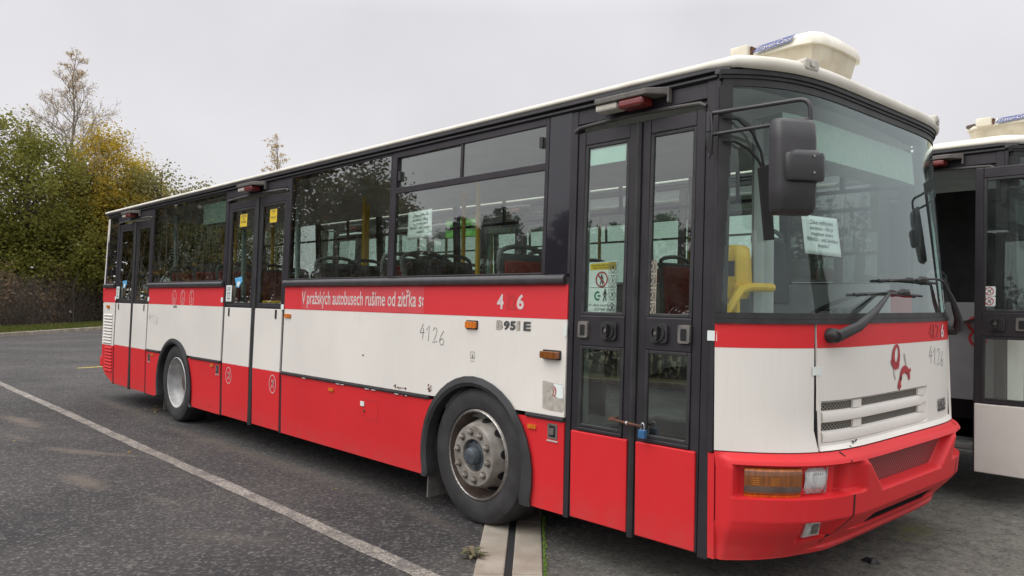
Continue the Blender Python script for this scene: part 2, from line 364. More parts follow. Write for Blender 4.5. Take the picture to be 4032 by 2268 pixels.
def arch_pts(c, rad, z0, dx, n=22):
    """outline of a wheel opening from the bottom left to the bottom right: round top, splayed feet"""
    pts = [(c-dx, z0)]
    for i in range(n+1):
        t = math.pi*(1.08-1.16*i/n); pts.append((c+rad*math.cos(t), .42+rad*math.sin(t)))
    pts.append((c+dx, z0)); return pts
def cut_panel(mb, x0, x1, z0, z1, arch, m=0, fn=RS, o0=-.03, o1=0.):
    """a flat panel x0..x1, z0..z1 with a wheel opening cut from below"""
    pts = [(x0, z0)]+[p for p in arch if p[1] > z0+1e-6 and p[1] < z1-1e-6] if arch else [(x0, z0)]
    if arch:
        ins = []
        for (a, b), (c, d) in zip(arch, arch[1:]):         # clip the arch to the band z0..z1
            for zz in (z0, z1):
                if (b-zz)*(d-zz) < 0: ins.append((a+(c-a)*(zz-b)/(d-b), zz))
        L_ = [p for p in arch if z0-1e-6 <= p[1] <= z1+1e-6]+ins
        mid = (arch[0][0]+arch[-1][0])/2
        if max(p[1] for p in arch) > z1:                   # opening goes right through the band: two pieces
            le = sorted([p for p in L_ if p[0] < mid], key=lambda p: p[1]); ri = sorted([p for p in L_ if p[0] > mid], key=lambda p: p[1])
            P1 = [(x0, z0)]+le+[(x0, z1)]; P2 = [(x1, z1)]+ri[::-1]+[(x1, z0)]
            polys = [P1, P2]
        else:
            L_ = sorted([p for p in L_ if p[1] > z0-1e-6], key=lambda p: p[0])
            polys = [[(x0, z0)]+L_+[(x1, z0), (x1, z1), (x0, z1)]]
    else: polys = [[(x0, z0), (x1, z0), (x1, z1), (x0, z1)]]
    for P in polys:
        n = len(P); b = len(mb.v)
        mb.v += [fn(a, o1, c) for a, c in P]+[fn(a, o0, c) for a, c in P]
        mb.face(range(b, b+n), m); mb.face([b+n+i for i in range(n)][::-1], m)
        for i in range(n): mb.face((b+i, b+n+i, b+n+(i+1) % n, b+(i+1) % n), m)

def roundbox(mb, x0, x1, z0, z1, o0, o1, r, fn, m=0, n=4):
    P = []
    for cx, cz, a in ((x1-r, z1-r, 0), (x0+r, z1-r, 90), (x0+r, z0+r, 180), (x1-r, z0+r, 270)):
        for i in range(n+1):
            t = math.radians(a+90*i/n); P.append((cx+r*math.cos(t), cz+r*math.sin(t)))
    k = len(P); b = len(mb.v)
    mb.v += [fn(a, o1, c) for a, c in P]+[fn(a, o0, c) for a, c in P]
    mb.face(range(b, b+k), m)
    for i in range(k): mb.face((b+i, b+k+i, b+k+(i+1) % k, b+(i+1) % k), m)

def pictogram(mb, c, z, r, kind, fn, m=0, wd=.011):
    """thin ringed pictogram: a figure, a buggy, a crossed bar"""
    ribbon(mb, ell(c, z, r*.8, r, 22), wd, fn, m, True)
    k = r
    if kind in ('buggy', 'chair'):
        ribbon(mb, [(c-.25*k, z+.55*k), (c-.1*k, z-.1*k), (c+.35*k, z-.12*k)], wd, fn, m); ribbon(mb, ell(c, z-.38*k, .22*k, .25*k, 12), wd*.9, fn, m, True)
        if kind == 'chair': ribbon(mb, ell(c-.22*k, z+.68*k, .07*k, .08*k, 8), wd, fn, m, True)
    elif kind == 'person':
        ribbon(mb, ell(c, z+.5*k, .12*k, .12*k, 10), wd, fn, m, True); ribbon(mb, [(c, z+.35*k), (c, z-.1*k)], wd*1.6, fn, m); ribbon(mb, [(c-.3*k, z-.55*k), (c, z-.1*k), (c+.3*k, z-.55*k)], wd, fn, m); ribbon(mb, [(c-.3*k, z+.1*k), (c, z+.3*k), (c+.3*k, z+.1*k)], wd, fn, m)
    elif kind == 'cross':
        ribbon(mb, [(c-.4*k, z-.55*k), (c+.4*k, z+.55*k)], wd, fn, m); ribbon(mb, [(c-.25*k, z+.45*k), (c, z), (c+.3*k, z-.45*k)], wd*1.4, fn, m); ribbon(mb, ell(c+.1*k, z+.15*k, .18*k, .2*k, 10), wd, fn, m, True)

# outlines that recur
D1 = (-1.775, -.842); D2 = (-6.845, -5.43); D3 = (-10.655, -9.24)          # the three doorways
AF, AR = -2.61, -8.215                                                      # axles
ARCHF, ARCHR = arch_pts(AF, .565, .24, .555), arch_pts(AR, .565, .24, .60)
SILL, HEAD, ZSK = 1.668, 2.642, .243

def door_leaf(bus, x0, x1, dx=0., dy=0., red=True, front=True, knob_side=1, name='door', lowpane=True):
    """one leaf: frame, panes, lower panel, recessed handle; dx, dy move it open"""
    fn = lambda x, o, z: (lambda q: (q[0]+dx, q[1]+dy, q[2]))(RS(x, o, z))
    zt, zg1, zg0 = 2.505, 2.425, 1.427
    zl1, zl0 = (1.25, .778) if front else (None, None)
    st = .055 if front else .045
    fr_ = MB()
    sb = lambda a, b, c, d, o0, o1, m=0: fr_.box((a, o0, c), (b, o1, d), m, fn)
    sb(x0, x0+st, ZSK, zt, -.05, -.004); sb(x1-st, x1, ZSK, zt, -.05, -.004)
    sb(x0+st, x1-st, zg1, zt, -.05, -.006)
    sb(x0+st, x1-st, zl1 if front else 1.385, zg0, -.05, -.006)
    if front: sb(x0+st, x1-st, .755, zl0, -.05, -.006)
    d = fr_.build(name, 'black', bus, bevel=.006)
    # inner glazing gaskets
    gk = MB()
    for (a, b) in (((zg0, zg1), (zl0, zl1)) if front else ((zg0, zg1),)):
        for (p, q, r, s) in ((x0+st, x0+st+.022, a, b), (x1-st-.022, x1-st, a, b), (x0+st+.022, x1-st-.022, a, a+.02), (x0+st+.022, x1-st-.022, b-.02, b)): gk.box((p, -.03, r), (q, -.009, s), 0, fn)
    gk.build('glazing_seal', 'rubber', d, bevel=.004)
    g = MB(); g.add([fn(x, -.018, z) for x, z in ((x0+st+.02, zg0+.015), (x1-st-.02, zg0+.015), (x1-st-.02, zg1-.015), (x0+st+.02, zg1-.015))], [(0, 1, 2, 3)]); g.build('upper_pane', 'glass', d)
    if front:
        g = MB(); g.add([fn(x, -.018, z) for x, z in ((x0+st+.02, zl0+.015), (x1-st-.02, zl0+.015), (x1-st-.02, zl1-.015), (x0+st+.02, zl1-.015))], [(0, 1, 2, 3)]); g.build('lower_pane', 'glass', d)
        p = MB(); p.box((x0+.012, -.03, ZSK+.004), (x1-.012, -.0005, .752), 0, fn); p.build('lower_panel', 'red' if red else 'white', d, bevel=.006)
    else:
        p = MB(); p.box((x0+.012, -.03, .800), (x1-.012, -.0005, 1.392), 0, fn); p.build('middle_panel', 'white', d, bevel=.004)
        p = MB(); p.box((x0+.012, -.03, ZSK+.004), (x1-.012, -.0005, .800), 0, fn); p.build('lower_panel', 'red' if red else 'white', d, bevel=.004)
    if front:
        kc = x1-st-.10 if knob_side > 0 else x0+st+.10
        k = MB(); roundbox(k, kc-.056, kc+.056, 1.292, 1.396, -.006, .012, .022, fn)
        for i in range(16): pass
        rim = ell(kc, 1.344, .044, .044, 20); b = len(k.v)
        k.v += [fn(a, .013, c) for a, c in rim]+[fn(a, .022, c) for a, c in rim]+[fn(kc+(a-kc)*.82, .022, 1.344+(c-1.344)*.82) for a, c in rim]+[fn(kc+(a-kc)*.78, .008, 1.344+(c-1.344)*.78) for a, c in rim]
        for q in range(3):
            for i in range(20): k.face((b+20*q+i, b+20*q+(i+1) % 20, b+20*(q+1)+(i+1) % 20, b+20*(q+1)+i), 0)
        roundbox(k, kc-.010, kc+.010, 1.31, 1.386, .012, .038, .009, fn, 0)
        roundbox(k, kc-.010, kc+.010, 1.335, 1.355, .038, .041, .0095, fn, 1)
        k.build('door_knob', ['rubber', 'chrome'], d, smooth=True)
        hc = x0+st+.035 if knob_side > 0 else x1-st-.035
        h = MB(); roundbox(h, hc-.036, hc+.036, 1.297, 1.392, -.006, .010, .01, fn, 0); roundbox(h, hc-.018, hc+.018, 1.31, 1.372, .009, .012, .006, fn, 1)
        h.build('pull_handle', ['lampgrey', 'dark'], d)
    else:
        hc = x0+.13 if knob_side > 0 else x1-.13
        h = MB(); roundbox(h, hc-.017, hc+.017, 1.30, 1.388, -.002, .004, .008, fn, 0); h.build('pull_handle', 'rubber', d)
    return d

def make_seat(bus, x, y, face, dark=False, z=.74):
    """a bus seat: shell, red cushions, round grab handle over the back"""
    sg = face
    s = MB()
    def q(u, v, h): return (x+sg*u, y+v, z+h)
    sh = MB(); prof = [(-.19, 1.10), (-.15, .62), (-.12, .44), (.26, .40), (.28, .34), (-.14, .34), (-.20, .50), (-.225, 1.08)]
    n = len(prof); b = 0
    for v in (-.21, .21): sh.v += [q(u, v, h) for u, h in prof]
    sh.face(range(n)); sh.face(range(n, 2*n))
    for i in range(n): sh.face((i, (i+1) % n, n+(i+1) % n, n+i))
    sh.box((-.06, -.03, 0), (.06, .03, .35), 0, q)
    o = sh.build('passenger_seat', 'seatgrey', bus, bevel=.02)
    c = MB(); c.box((-.17, -.195, .60), (-.125, .195, 1.06), 0, lambda u, v, h: q(u+(-.04*(h-.6)/.46), v, h)); c.box((-.10, -.195, .41), (.25, .195, .455), 0, q)
    c.build('seat_cushion', 'seatdark' if dark else 'seatred', o, bevel=.022)
    r = MB(); r.box((-.235, -.17, .55), (-.215, .17, 1.04), 0, q); r.build('rear_cushion', 'seatdark' if dark else 'seatred', o, bevel=.012)
    h = MB(); h.tube([q(-.20, -.205, .98)]+[q(-.21, -.205*math.cos(math.pi*i/8), 1.07+.075*math.sin(math.pi*i/8)**.7) for i in range(9)]+[q(-.20, .205, .98)], .017, 7); h.build('grab_handle', 'seatgrey', o, smooth=True)
    return o

def wheel(bus, x, front, fn_y, sgn=1, z=.465):
    """tyre, rim, disc, nuts, hub; sgn=1 right side (axis toward -y)"""
    Y = fn_y
    def org(mb): return (x, Y, z)
    R = .472
    t = MB()
    prof = [(.300, -.05), (.302, .006), (.318, .020), (.36, .030), (.41, .030), (.445, .014), (.463, -.015), (.472, -.05), (.472, -.20), (.463, -.235), (.44, -.26), (.30, -.25)]
    t.lathe(prof, (x, Y, z), 'y', 64)
    for v_ in range(len(t.v)):                                        # flattened by the load where it stands
        a, b, c = t.v[v_]
        if c < .004: t.v[v_] = (a, b, .004)
    # moulded rings on the sidewall
    wo = t.build('wheel', 'tyre', bus, smooth=True, angle=25)
    if front:
        r = MB()
        # (radius, outward) rim flange, well, disc
        prof = [(.302, -.01), (.306, .012), (.297, .020), (.290, .014), (.284, -.03), (.272, -.085), (.262, -.10), (.250, -.085), (.215, .02), (.205, .045), (.200, .052), (.112, .052), (.108, .046), (.106, .010), (.06, .008)]
        r.lathe(prof, (x, Y, z), 'y', 64, mf=lambda i: 1 if 3 <= i <= 5 else 0)
        r.build('rim', ['rimgrey', 'rimbrown'], wo, smooth=True, angle=30)
        rg = MB(); rg.lathe([(.287, .018), (.291, .024), (.296, .025), (.301, .020)], (x, Y, z), 'y', 64); rg.build('rim_edge', 'chrome', wo, smooth=True)
        hl = MB()
        for k in range(10):
            a = math.radians(36*k+8); ca, sa = math.cos(a), math.sin(a)
            P = []
            for i in range(14):
                th = 2*math.pi*i/14; tr = .036*math.cos(th); rr = .2395+.017*math.sin(th)
                ax = -.052+(.2395-rr)*3.0+.004
                P.append((x+rr*ca-tr*sa, Y-ax, z+rr*sa+tr*ca))
            hl.add(P, [tuple(range(14))])
        hl.build_groups('hand_hole', 'dark', wo, .0005)
        nu = MB()
        for k in range(10):
            a = math.radians(36*k+26); cx, cz = x+.158*math.cos(a), z+.158*math.sin(a)
            nu.lathe([(.026, .0525), (.026, .0535), (.0, .0535)], (cx, Y, cz), 'y', 12, 1)
            nu.lathe([(.017, .053), (.017, .075), (.011, .079), (.010, .086), (0, .086)], (cx, Y, cz), 'y', 6, 0)
        nu.build_groups('wheel_nut', ['rimgrey', 'rimbrown'], wo, .0005)
        hb = MB(); hb.lathe([(.104, .012), (.100, .022), (.085, .026), (.062, .030), (.060, .060), (.052, .085), (.030, .094), (0, .095)], (x, Y, z), 'y', 32)
        for k in range(8):
            a = math.radians(45*k); hb.lathe([(.008, .022), (.008, .034), (0, .034)], (x+.088*math.cos(a), Y, z+.088*math.sin(a)), 'y', 8)
        hb.build('hub', 'hubblue', wo, smooth=True, angle=40)
    else:
        r = MB(); prof = [(.302, -.01), (.306, .012), (.297, .020), (.289, .012), (.280, -.03), (.262, -.06), (.247, -.10), (.235, -.16), (.195, -.185), (.0, -.19)]
        r.lathe(prof, (x, Y, z), 'y', 64, mf=lambda i: 1 if i >= 8 else 0); r.build('rim', ['rimsilver', 'rimbrown'], wo, smooth=True, angle=30)
        hb = MB(); hb.lathe([(.13, -.19), (.125, -.10), (.10, -.085), (0, -.08)], (x, Y, z), 'y', 32); hb.build('hub', 'rimbrown', wo, smooth=True)
    return wo

def arch_flare(bus, arch, wd, o1, fl):
    """black wheel-opening flare; fl = extra foot width at the right foot"""
    mb = MB(); n = len(arch); b = 0
    cx = (arch[0][0]+arch[-1][0])/2
    for i, (a, z) in enumerate(arch):
        p, q = arch[max(i-1, 0)], arch[min(i+1, n-1)]
        dx, dz = q[0]-p[0], q[1]-p[1]; l = math.hypot(dx, dz); nx, nz = dz/l, -dx/l      # inward
        if (nx*(cx-a)+nz*(.4-z)) < 0: nx, nz = -nx, -nz
        w_ = wd*(1+fl*smooth(.75, .3, z)) if a > cx else wd
        if i in (0, n-1): nz = 0
        P = [(a, z, .0), (a-nx*.012, z-nz*.012, .022), (a+nx*.03, z+nz*.03, o1), (a+nx*w_, z+nz*w_, o1-.012), (a+nx*(w_+.004), z+nz*(w_+.004), -.05), (a+nx*.01, z+nz*.01, -.05)]
        mb.v += [RS(u, o, max(v, ZSK-.002)) for u, v, o in P]
    k = 6
    for i in range(n-1):
        for j in range(k): mb.face((i*k+j, i*k+(j+1) % k, (i+1)*k+(j+1) % k, (i+1)*k+j))
    mb.face(range(k)); mb.face(range((n-1)*k, n*k))
    return mb.build('wheel_arch', 'flare', bus, smooth=True, angle=40)

def door_lamp(bus, xc):
    mb = MB(); z0, z1 = 2.60, 2.655
    fn = RS
    P = [(-.235, .0), (-.20, .135), (.16, .135), (.235, .03), (.235, 0.)]
    b = 0; n = len(P)
    mb.v += [fn(xc+a, o, z1-(.012 if o > .1 else 0)) for a, o in P]+[fn(xc+a, o*.97, z0+.012) for a, o in P]
    mb.face(range(n)); mb.face(range(n, 2*n))
    for i in range(n): mb.face((i, (i+1) % n, n+(i+1) % n, n+i))
    sbox(mb, xc-.235, xc-.222, z0-.01, z1, 0, .05); sbox(mb, xc+.225, xc+.236, z0-.03, z1, 0, .035)
    o = mb.build('door_lamp', 'lampgrey', bus, bevel=.006)
    l = MB(); sbox(l, xc-.205, xc-.05, z0-.028, z0+.012, .02, .118); l.build('lamp_lens', 'lampwhite', o, bevel=.012)
    l = MB(); sbox(l, xc-.04, xc+.13, z0-.036, z0+.012, .02, .124); l.build('lamp_lens', 'redlens', o, bevel=.014)
    return o

def plain(bus, name, x0, x1, z0, z1, o1, m, r=.008, parent=None):
    mb = MB(); roundbox(mb, x0, x1, z0, z1, 0., o1, r, RS, 0); return mb.build(name, m, parent or bus)

def build_bus(loc, variant):
    bus = empty('city_bus', loc)
    first = variant == 1
    low = 'red' if first else 'white'
    # ---------------- right-hand lower body
    segs = [(-5.42, -1.785, ARCHF), (-9.235, -6.85, ARCHR)]
    pw, pr, pb = MB(), MB(), MB()
    for x0, x1, ar in segs:
        cut_panel(pw, x0, x1, .818, 1.398, ar); cut_panel(pr, x0, x1, ZSK, .788, ar); cut_panel(pb, x0, x1, 1.398, 1.606, None, o1=.0015)
    cut_panel(pw, -11.20, -10.66, .78, 1.398, None); cut_panel(pb, -11.20, -10.66, 1.398, 1.606, None, o1=.0015)
    b = len(pr.v); P = [(-11.20, .78), (-11.20, .50), (-11.05, .36), (-10.66, .245), (-10.66, .78)]
    pr.v += [RS(a, 0, c) for a, c in P]+[RS(a, -.03, c) for a, c in P]; pr.face(range(b, b+5)); pr.face(range(b+5, b+10))
    for i in range(5): pr.face((b+i, b+(i+1) % 5, b+5+(i+1) % 5, b+5+i))
    pw.build_groups('side_panel', 'white', bus); pr.build_groups('skirt_panel', low, bus); pb.build_groups('side_band', 'redband', bus)
    # rubbing strips under the white panels
    tr = MB()
    for (x0, x1, ar) in segs:
        c = (ar[0][0]+ar[-1][0])/2; half = .575
        for a, bb in ((x0, c-half+.07), (c+half-.07, x1)):
            sbox(tr, a, bb, .789, .817, -.02, .010); sbox(tr, a, bb, .797, .809, .010, .016)
    tr.build_groups('trim_strip', 'trim', bus, bevel=.003)
    # window sill moulding, half round
    for x0, x1 in ((-5.43, -1.80), (-9.24, -6.85), (-11.20, -10.67)):
        mb = MB(); sec = [(0, 1.606), (.018, 1.606), (.032, 1.618), (.036, 1.637), (.030, 1.655), (.016, 1.666), (0, 1.667)]
        mb.v += [RS(x, o, z) for x in (x0, x1) for o, z in sec]; k = len(sec)
        for i in range(k): mb.face((i, (i+1) % k, k+(i+1) % k, k+i))
        mb.face(range(k)); mb.face(range(k, 2*k)); mb.build('sill_moulding', 'trim', bus, smooth=True)
    # ---------------- upper frame: posts, cant rail, headers
    up = MB()
    for x0, x1 in ((-11.20, -11.17), (-10.69, -10.655), (-9.24, -9.215), (-6.875, -6.845), (-5.43, -5.40), (-3.712, -3.690), (-1.80, -1.775)):
        sbox(up, x0, x1, SILL, HEAD, -.06, .001)
    for (a, bb) in (D1, D2, D3): sbox(up, a+.001, bb-.001, 2.556, HEAD, -.06, -.002)
    sbox(up, -11.20, -.70, HEAD, 2.70, -.08, .006)
    for (a, bb) in (D1, D2, D3):                                             # jambs down to the skirt
        if a != D1[0]: sbox(up, a, a+.030, ZSK-.005, 2.556, -.06, .003)
        else: sbox(up, a-.010, a+.030, ZSK-.01, 2.64, -.06, .004)
        if bb == D1[1]: continue
        sbox(up, bb-.030, bb, ZSK-.01, 2.556, -.06, .003)
    up.build('window_frame', 'black', bus, bevel=.004)
    gt = MB(); sbox(gt, -11.22, -.72, 2.648, 2.664, .006, .020); sbox(gt, -11.22, -.70, 2.676, 2.703, .006, .034); sbox(gt, -.79, -.70, 2.655, 2.715, .0, .038)
    gt.build('rain_gutter', 'trim', bus, bevel=.004)
    hd = MB()
    for (a, bb) in (D1, D2, D3):
        c = (a+bb)/2; pts = [(a+.01, 2.515), (a+.05, 2.535)]+[(a+.05+(bb-a-.1)*i/10, 2.535+.012*math.sin(math.pi*i/10)) for i in range(1, 10)]+[(bb-.05, 2.535), (bb-.012, 2.515)]
        hd.tube([RS(x, .004, z) for x, z in pts], .012, 8)
    hd.build_groups('door_hood', 'hoodgrey', bus, smooth=True)
    # windows
    for x0, x1, kind in ((-3.690, -1.985, 'hopper'), (-5.40, -3.712, 'fixed'), (-9.215, -6.875, 'fixed'), (-11.17, -10.69, 'fixed')):
        fm = MB()
        if kind == 'hopper':
            zs = 2.345
            for (a, bb, c, d) in ((x0, x0+.045, SILL, HEAD), (x1-.03, x1, SILL, HEAD), (x0+.045, x1-.03, HEAD-.045, HEAD), (x0+.045, x1-.03, zs-.028, zs+.018), (x0+.045, x1-.03, SILL, SILL+.012)): sbox(fm, a, bb, c, d, -.03, .004)
            sbox(fm, -2.862, -2.838, zs+.018, HEAD-.045, -.03, .001)
        else:
            for (a, bb, c, d) in ((x0, x0+.016, SILL, HEAD), (x1-.016, x1, SILL, HEAD), (x0+.016, x1-.016, HEAD-.014, HEAD), (x0+.016, x1-.016, SILL, SILL+.012)): sbox(fm, a, bb, c, d, -.03, .002)
        f = fm.build('window', 'black', bus, bevel=.003)
        def pane(a, bb, c, d, o, nm='pane'):
            g = MB(); g.add([RS(a, o, c), RS(bb, o, c), RS(bb, o, d), RS(a, o, d)], [(0, 1, 2, 3)]); g.build(nm, 'glass', f)
        if kind == 'hopper':
            pane(x0+.03, x1-.02, SILL+.008, zs-.02, -.006); pane(x0+.04, -2.85, zs+.01, HEAD-.04, -.020, 'sliding_pane'); pane(-2.85, x1-.025, zs+.01, HEAD-.04, -.008, 'sliding_pane')
            lt = MB(); roundbox(lt, -2.068, -2.038, 2.46, 2.53, -.008, .008, .006, RS); roundbox(lt, -3.628, -3.600, 2.42, 2.49, -.02, .000, .006, RS); lt.build_groups('window_latch', 'rubber', f)
        else: pane(x0+.01, x1-.01, SILL+.008, HEAD-.008, -.006)
    bp = MB(); cut_panel(bp, -1.985, -1.80, SILL, HEAD, None, o1=-.001); bp.build('blank_panel', 'gloss', bus)
    # ---------------- doors
    seam = (D1[0]+D1[1])/2+.025
    door_leaf(bus, D1[0]+.032, seam-.018, red=first, front=True, knob_side=1, dx=0 if first else -.30, dy=0 if first else -.12)
    door_leaf(bus, seam+.018, D1[1]-.02, red=first, front=True, knob_side=-1, dx=0 if first else .32, dy=0 if first else -.16)
    for (a, bb) in (D2, D3):
        c = (a+bb)/2+.035
        door_leaf(bus, a+.032, c-.035, red=first, front=False, knob_side=1); door_leaf(bus, c+.035, bb-.032, red=first, front=False, knob_side=-1)
    ss = MB()
    for (a, bb), hw in ((D1, .018), (D2, .035), (D3, .035)):
        c = (a+bb)/2+(.025 if (a, bb) == D1 else .035)
        if (a, bb) == D1 and not first: continue
        for q in (-1, 1):
            sec = [(0, -.01), (0, .012), (hw*.55*q, .016), (hw*q, .006), (hw*q, -.01)]
            b = len(ss.v); ss.v += [RS(c+u, o, z) for z in (ZSK-.012, 2.50) for u, o in sec]
            for i in range(5): ss.face((b+i, b+(i+1) % 5, b+5+(i+1) % 5, b+5+i))
            ss.face(range(b, b+5)); ss.face(range(b+5, b+10))
    ss.build_groups('door_seal', 'rubber', bus)
    for (a, bb) in (D1, D2, D3): door_lamp(bus, (a+bb)/2+(0 if a != D1[0] else .0))
    # front post beside the windscreen
    fp = MB(); sbox(fp, D1[1]-.012, -.795, ZSK-.015, 2.645, -.06, .004); sbox(fp, -.795, -.765, .768, 2.645, -.06, .012); sbox(fp, -.765, -.735, 1.40, 2.645, -.05, .004)
    fp.build('corner_post', 'black', bus, bevel=.005)
    fq = MB(); sbox(fq, -.793, -.757, ZSK, .764, -.05, .003); fq.build_groups('corner_strip', low, bus)
    # ---------------- left-hand side
    lw, lr, lb, lk = MB(), MB(), MB(), MB()
    for k in (0, 1):
        x0, x1 = ((-5.6, -.76), (-11.20, -5.6))[k]; ar = (ARCHF, ARCHR)[k]
        cut_panel(lw, x0, x1, .80, 1.398, ar, fn=LS); cut_panel(lr, x0, x1, ZSK, .80, ar, fn=LS); cut_panel(lb, x0, x1, 1.398, 1.606, None, fn=LS)
    lw.build_groups('side_panel', 'white', bus); lr.build_groups('skirt_panel', low, bus); lb.build_groups('side_band', 'redband', bus)
    LX = [-11.18, -9.3, -7.62, -5.94, -4.26, -2.58, -1.72, -.80]
    sbox(lk, -11.20, -.74, 1.606, SILL, -.05, .01, fn=LS); sbox(lk, -11.20, -.70, HEAD, 2.70, -.08, .01, fn=LS)
    for x in LX: sbox(lk, x-.035, x+.035, SILL, HEAD, -.06, .002, fn=LS)
    lk.build('window_frame', 'black', bus, bevel=.004)
    for x0, x1 in zip(LX, LX[1:]):
        f = MB(); sbox(f, x0+.035, x1-.035, 2.345, 2.372, -.03, .0, fn=LS); sbox(f, (x0+x1)/2-.012, (x0+x1)/2+.012, 2.372, HEAD, -.03, 0., fn=LS); f = f.build('window', 'black', bus)
        g = MB(); g.add([LS(a, -.006, z) for a, z in ((x0+.03, SILL), (x1-.03, SILL), (x1-.03, HEAD), (x0+.03, HEAD))], [(0, 1, 2, 3)]); g.build('pane', 'glass', f)
    # ---------------- rear wall
    rw = MB()
    rw.box((-11.26, .02, .50), (-11.20, W-.02, 1.398), 0); rw.box((-11.26, -.004, 1.606), (-11.19, .16, 2.64), 0, lambda x, y, z: (x+max(0, z-1.6)*.06, y+yprof(z), z)); rw.box((-11.26, W-.16, 1.606), (-11.19, W+.004, 2.64), 0, lambda x, y, z: (x+max(0, z-1.6)*.06, y-yprof(z), z))
    rw.build('rear_panel', 'white', bus, bevel=.02)
    rb = MB(); rb.box((-11.262, .018, 1.398), (-11.20, W-.018, 1.606)); rb.build('rear_band', 'redband', bus, bevel=.012)
    rg = MB(); rg.add([(-11.24+.0, .16, 1.606), (-11.24, W-.16, 1.606), (-11.17, W-.19, 2.64), (-11.17, .19, 2.64)], [(0, 1, 2, 3)]); rg.build('rear_window', 'glass', bus)
    bu = MB(); bu.box((-11.36, .01, .44), (-11.19, W-.01, .60)); bu.build('rear_bumper', low, bus, bevel=.03)
    # louvres in the engine flap
    for z0, z1, m, n in ((.80, 1.24, 'white', 10), (.40, .77, 'red', 8)):
        lv = MB()
        for i in range(n):
            zz = z0+(z1-z0)*(i+.5)/n; h = (z1-z0)/n
            P = [(.014, zz-h*.30), (.016, zz-h*.2), (.001, zz+h*.28), (.001, zz-h*.30)]
            a, bb = (-11.13, -10.74) if z0 > .6 else (-11.03, -10.70)
            b = len(lv.v); lv.v += [RS(x, o, z) for x in (a, bb) for o, z in P]
            for j in range(4): lv.face((b+j, b+(j+1) % 4, b+4+(j+1) % 4, b+4+j), 0)
            lv.face(range(b, b+4)); lv.face(range(b+4, b+8))
            sbox(lv, a, bb, zz-h*.46, zz-h*.31, .0005, .002, 1)
        lv.build('louvre', [low if m == 'red' else 'white', 'dark'], bus)
    # ---------------- roof
    ol = [(-11.24, .06+.02)]
    xs_ = [-11.24]+frange(-11.1, -.85, 24)
    out_ = [(x, yprof(2.68)-.028) for x in xs_]
    fs = [FR(s, .03, 2.66) for s in frange(.10, SM-.10, 60)]
    out_ += [(q[0], q[1]) for q in fs]
    out_ += [(x, W-yprof(2.68)+.028) for x in xs_[::-1]]
    rings = [(0., 2.664, 2.702), (-.012, 2.675, 2.705), (-.016, 2.70, 2.713), (-.008, 2.722, 2.728), (.02, 2.740, 2.741), (.07, 2.758, 2.757), (.16, 2.782, 2.781), (.30, 2.812, 2.808), (.5, 2.840, 2.838), (.8, 2.865, 2.865), (1.20, 2.885, 2.885)]
    mb = MB(); n = len(out_)
    for d, z, zs_ in rings:
        for x, y in out_:
            xx = -11.24+d*.4+(x+11.24)*(1-(d*1.4)/(10.8)); yy = HW+(y-HW)*(1-d/1.31)
            side = smooth(-.95, -.55, x); zz = z*side+zs_*(1-side)
            mb.v.append((xx, yy, zz))
    for k in range(len(rings)-1):
        for i in range(n): mb.face((k*n+i, k*n+(i+1) % n, (k+1)*n+(i+1) % n, (k+1)*n+i))
    mb.face([(len(rings)-1)*n+i for i in range(n)])
    mb.build('roof', 'roofwhite', bus, smooth=True, angle=60)
    for s_ in (.567, SM-.567):
        mb = MB(); roundbox(mb, s_-.055, s_+.055, 2.695, 2.752, -.02, .055, .018, FR)
        m_ = mb.build('marker_lamp', 'lampwhite', bus, bevel=.006); ln = MB(); roundbox(ln, s_-.022, s_+.022, 2.71, 2.738, .055, .060, .012, FR); ln.build('lens', 'whitelens', m_)
    # ---------------- roof cooler
    def AC(u, v, h): return (-1.38+u, 1.25+v, 2.858+h)
    ho = [(0, .0), (.02, .18), (.10, .27), (.55, .315), (.64, .30), (.68, .22), (.69, 0)]
    ho = ho+[(u, -v) for u, v in ho[-2:0:-1]]
    def acring(sc_, dv, h0, h1, inset=0.): return [AC(.34+(u-.34)*sc_, v*dv, h0+(h1-h0)*u/.69) for u, v in ho]
    def loft(mb, R_, m=0):
        n = len(R_[0]); b = len(mb.v)
        for r in R_: mb.v += [tuple(p) for p in r]
        for k in range(len(R_)-1):
            for i in range(n): mb.face((b+k*n+i, b+k*n+(i+1) % n, b+(k+1)*n+(i+1) % n, b+(k+1)*n+i), m)
        mb.face(range(b, b+n), m); mb.face(range(b+(len(R_)-1)*n, b+len(R_)*n), m)
    mb = MB(); loft(mb, [acring(.84, .74, .0, .0), acring(.93, .88, .08, .07), acring(.985, .96, .168, .165)]); tub = mb.build('roof_cooler', 'creamlow', bus, smooth=True, angle=40)
    mb = MB(); loft(mb, [acring(1.03, 1.04, .165, .162), acring(1.03, 1.04, .180, .180), acring(.985, .965, .205, .225), acring(.90, .84, .222, .252), acring(.6, .4, .235, .262)]); mb.build('cooler_lid', 'cream', tub, smooth=True, angle=50)
    br = MB(); br.box((.13, -.345, .165), (.25, -.24, .235), 0, AC); br.box((.25, -.315, .18), (.262, -.25, .23), 1, AC); br.build('cooler_bracket', ['cream', 'rust'], tub, bevel=.006)
    it = MB(); it.box((.02, -.292, .182), (.13, -.25, .212), 0, lambda u, v, h: AC(u, v+(.13-u)*.5, h)); it.build('cooler_intake', 'rimbrown', tub, bevel=.01)
    lb_ = MB()
    def lab(a, b_): return AC(a, -.312-.012*(a-.30)/.25+(b_-.17)*.62, b_+.024+(a-.3)*.05)
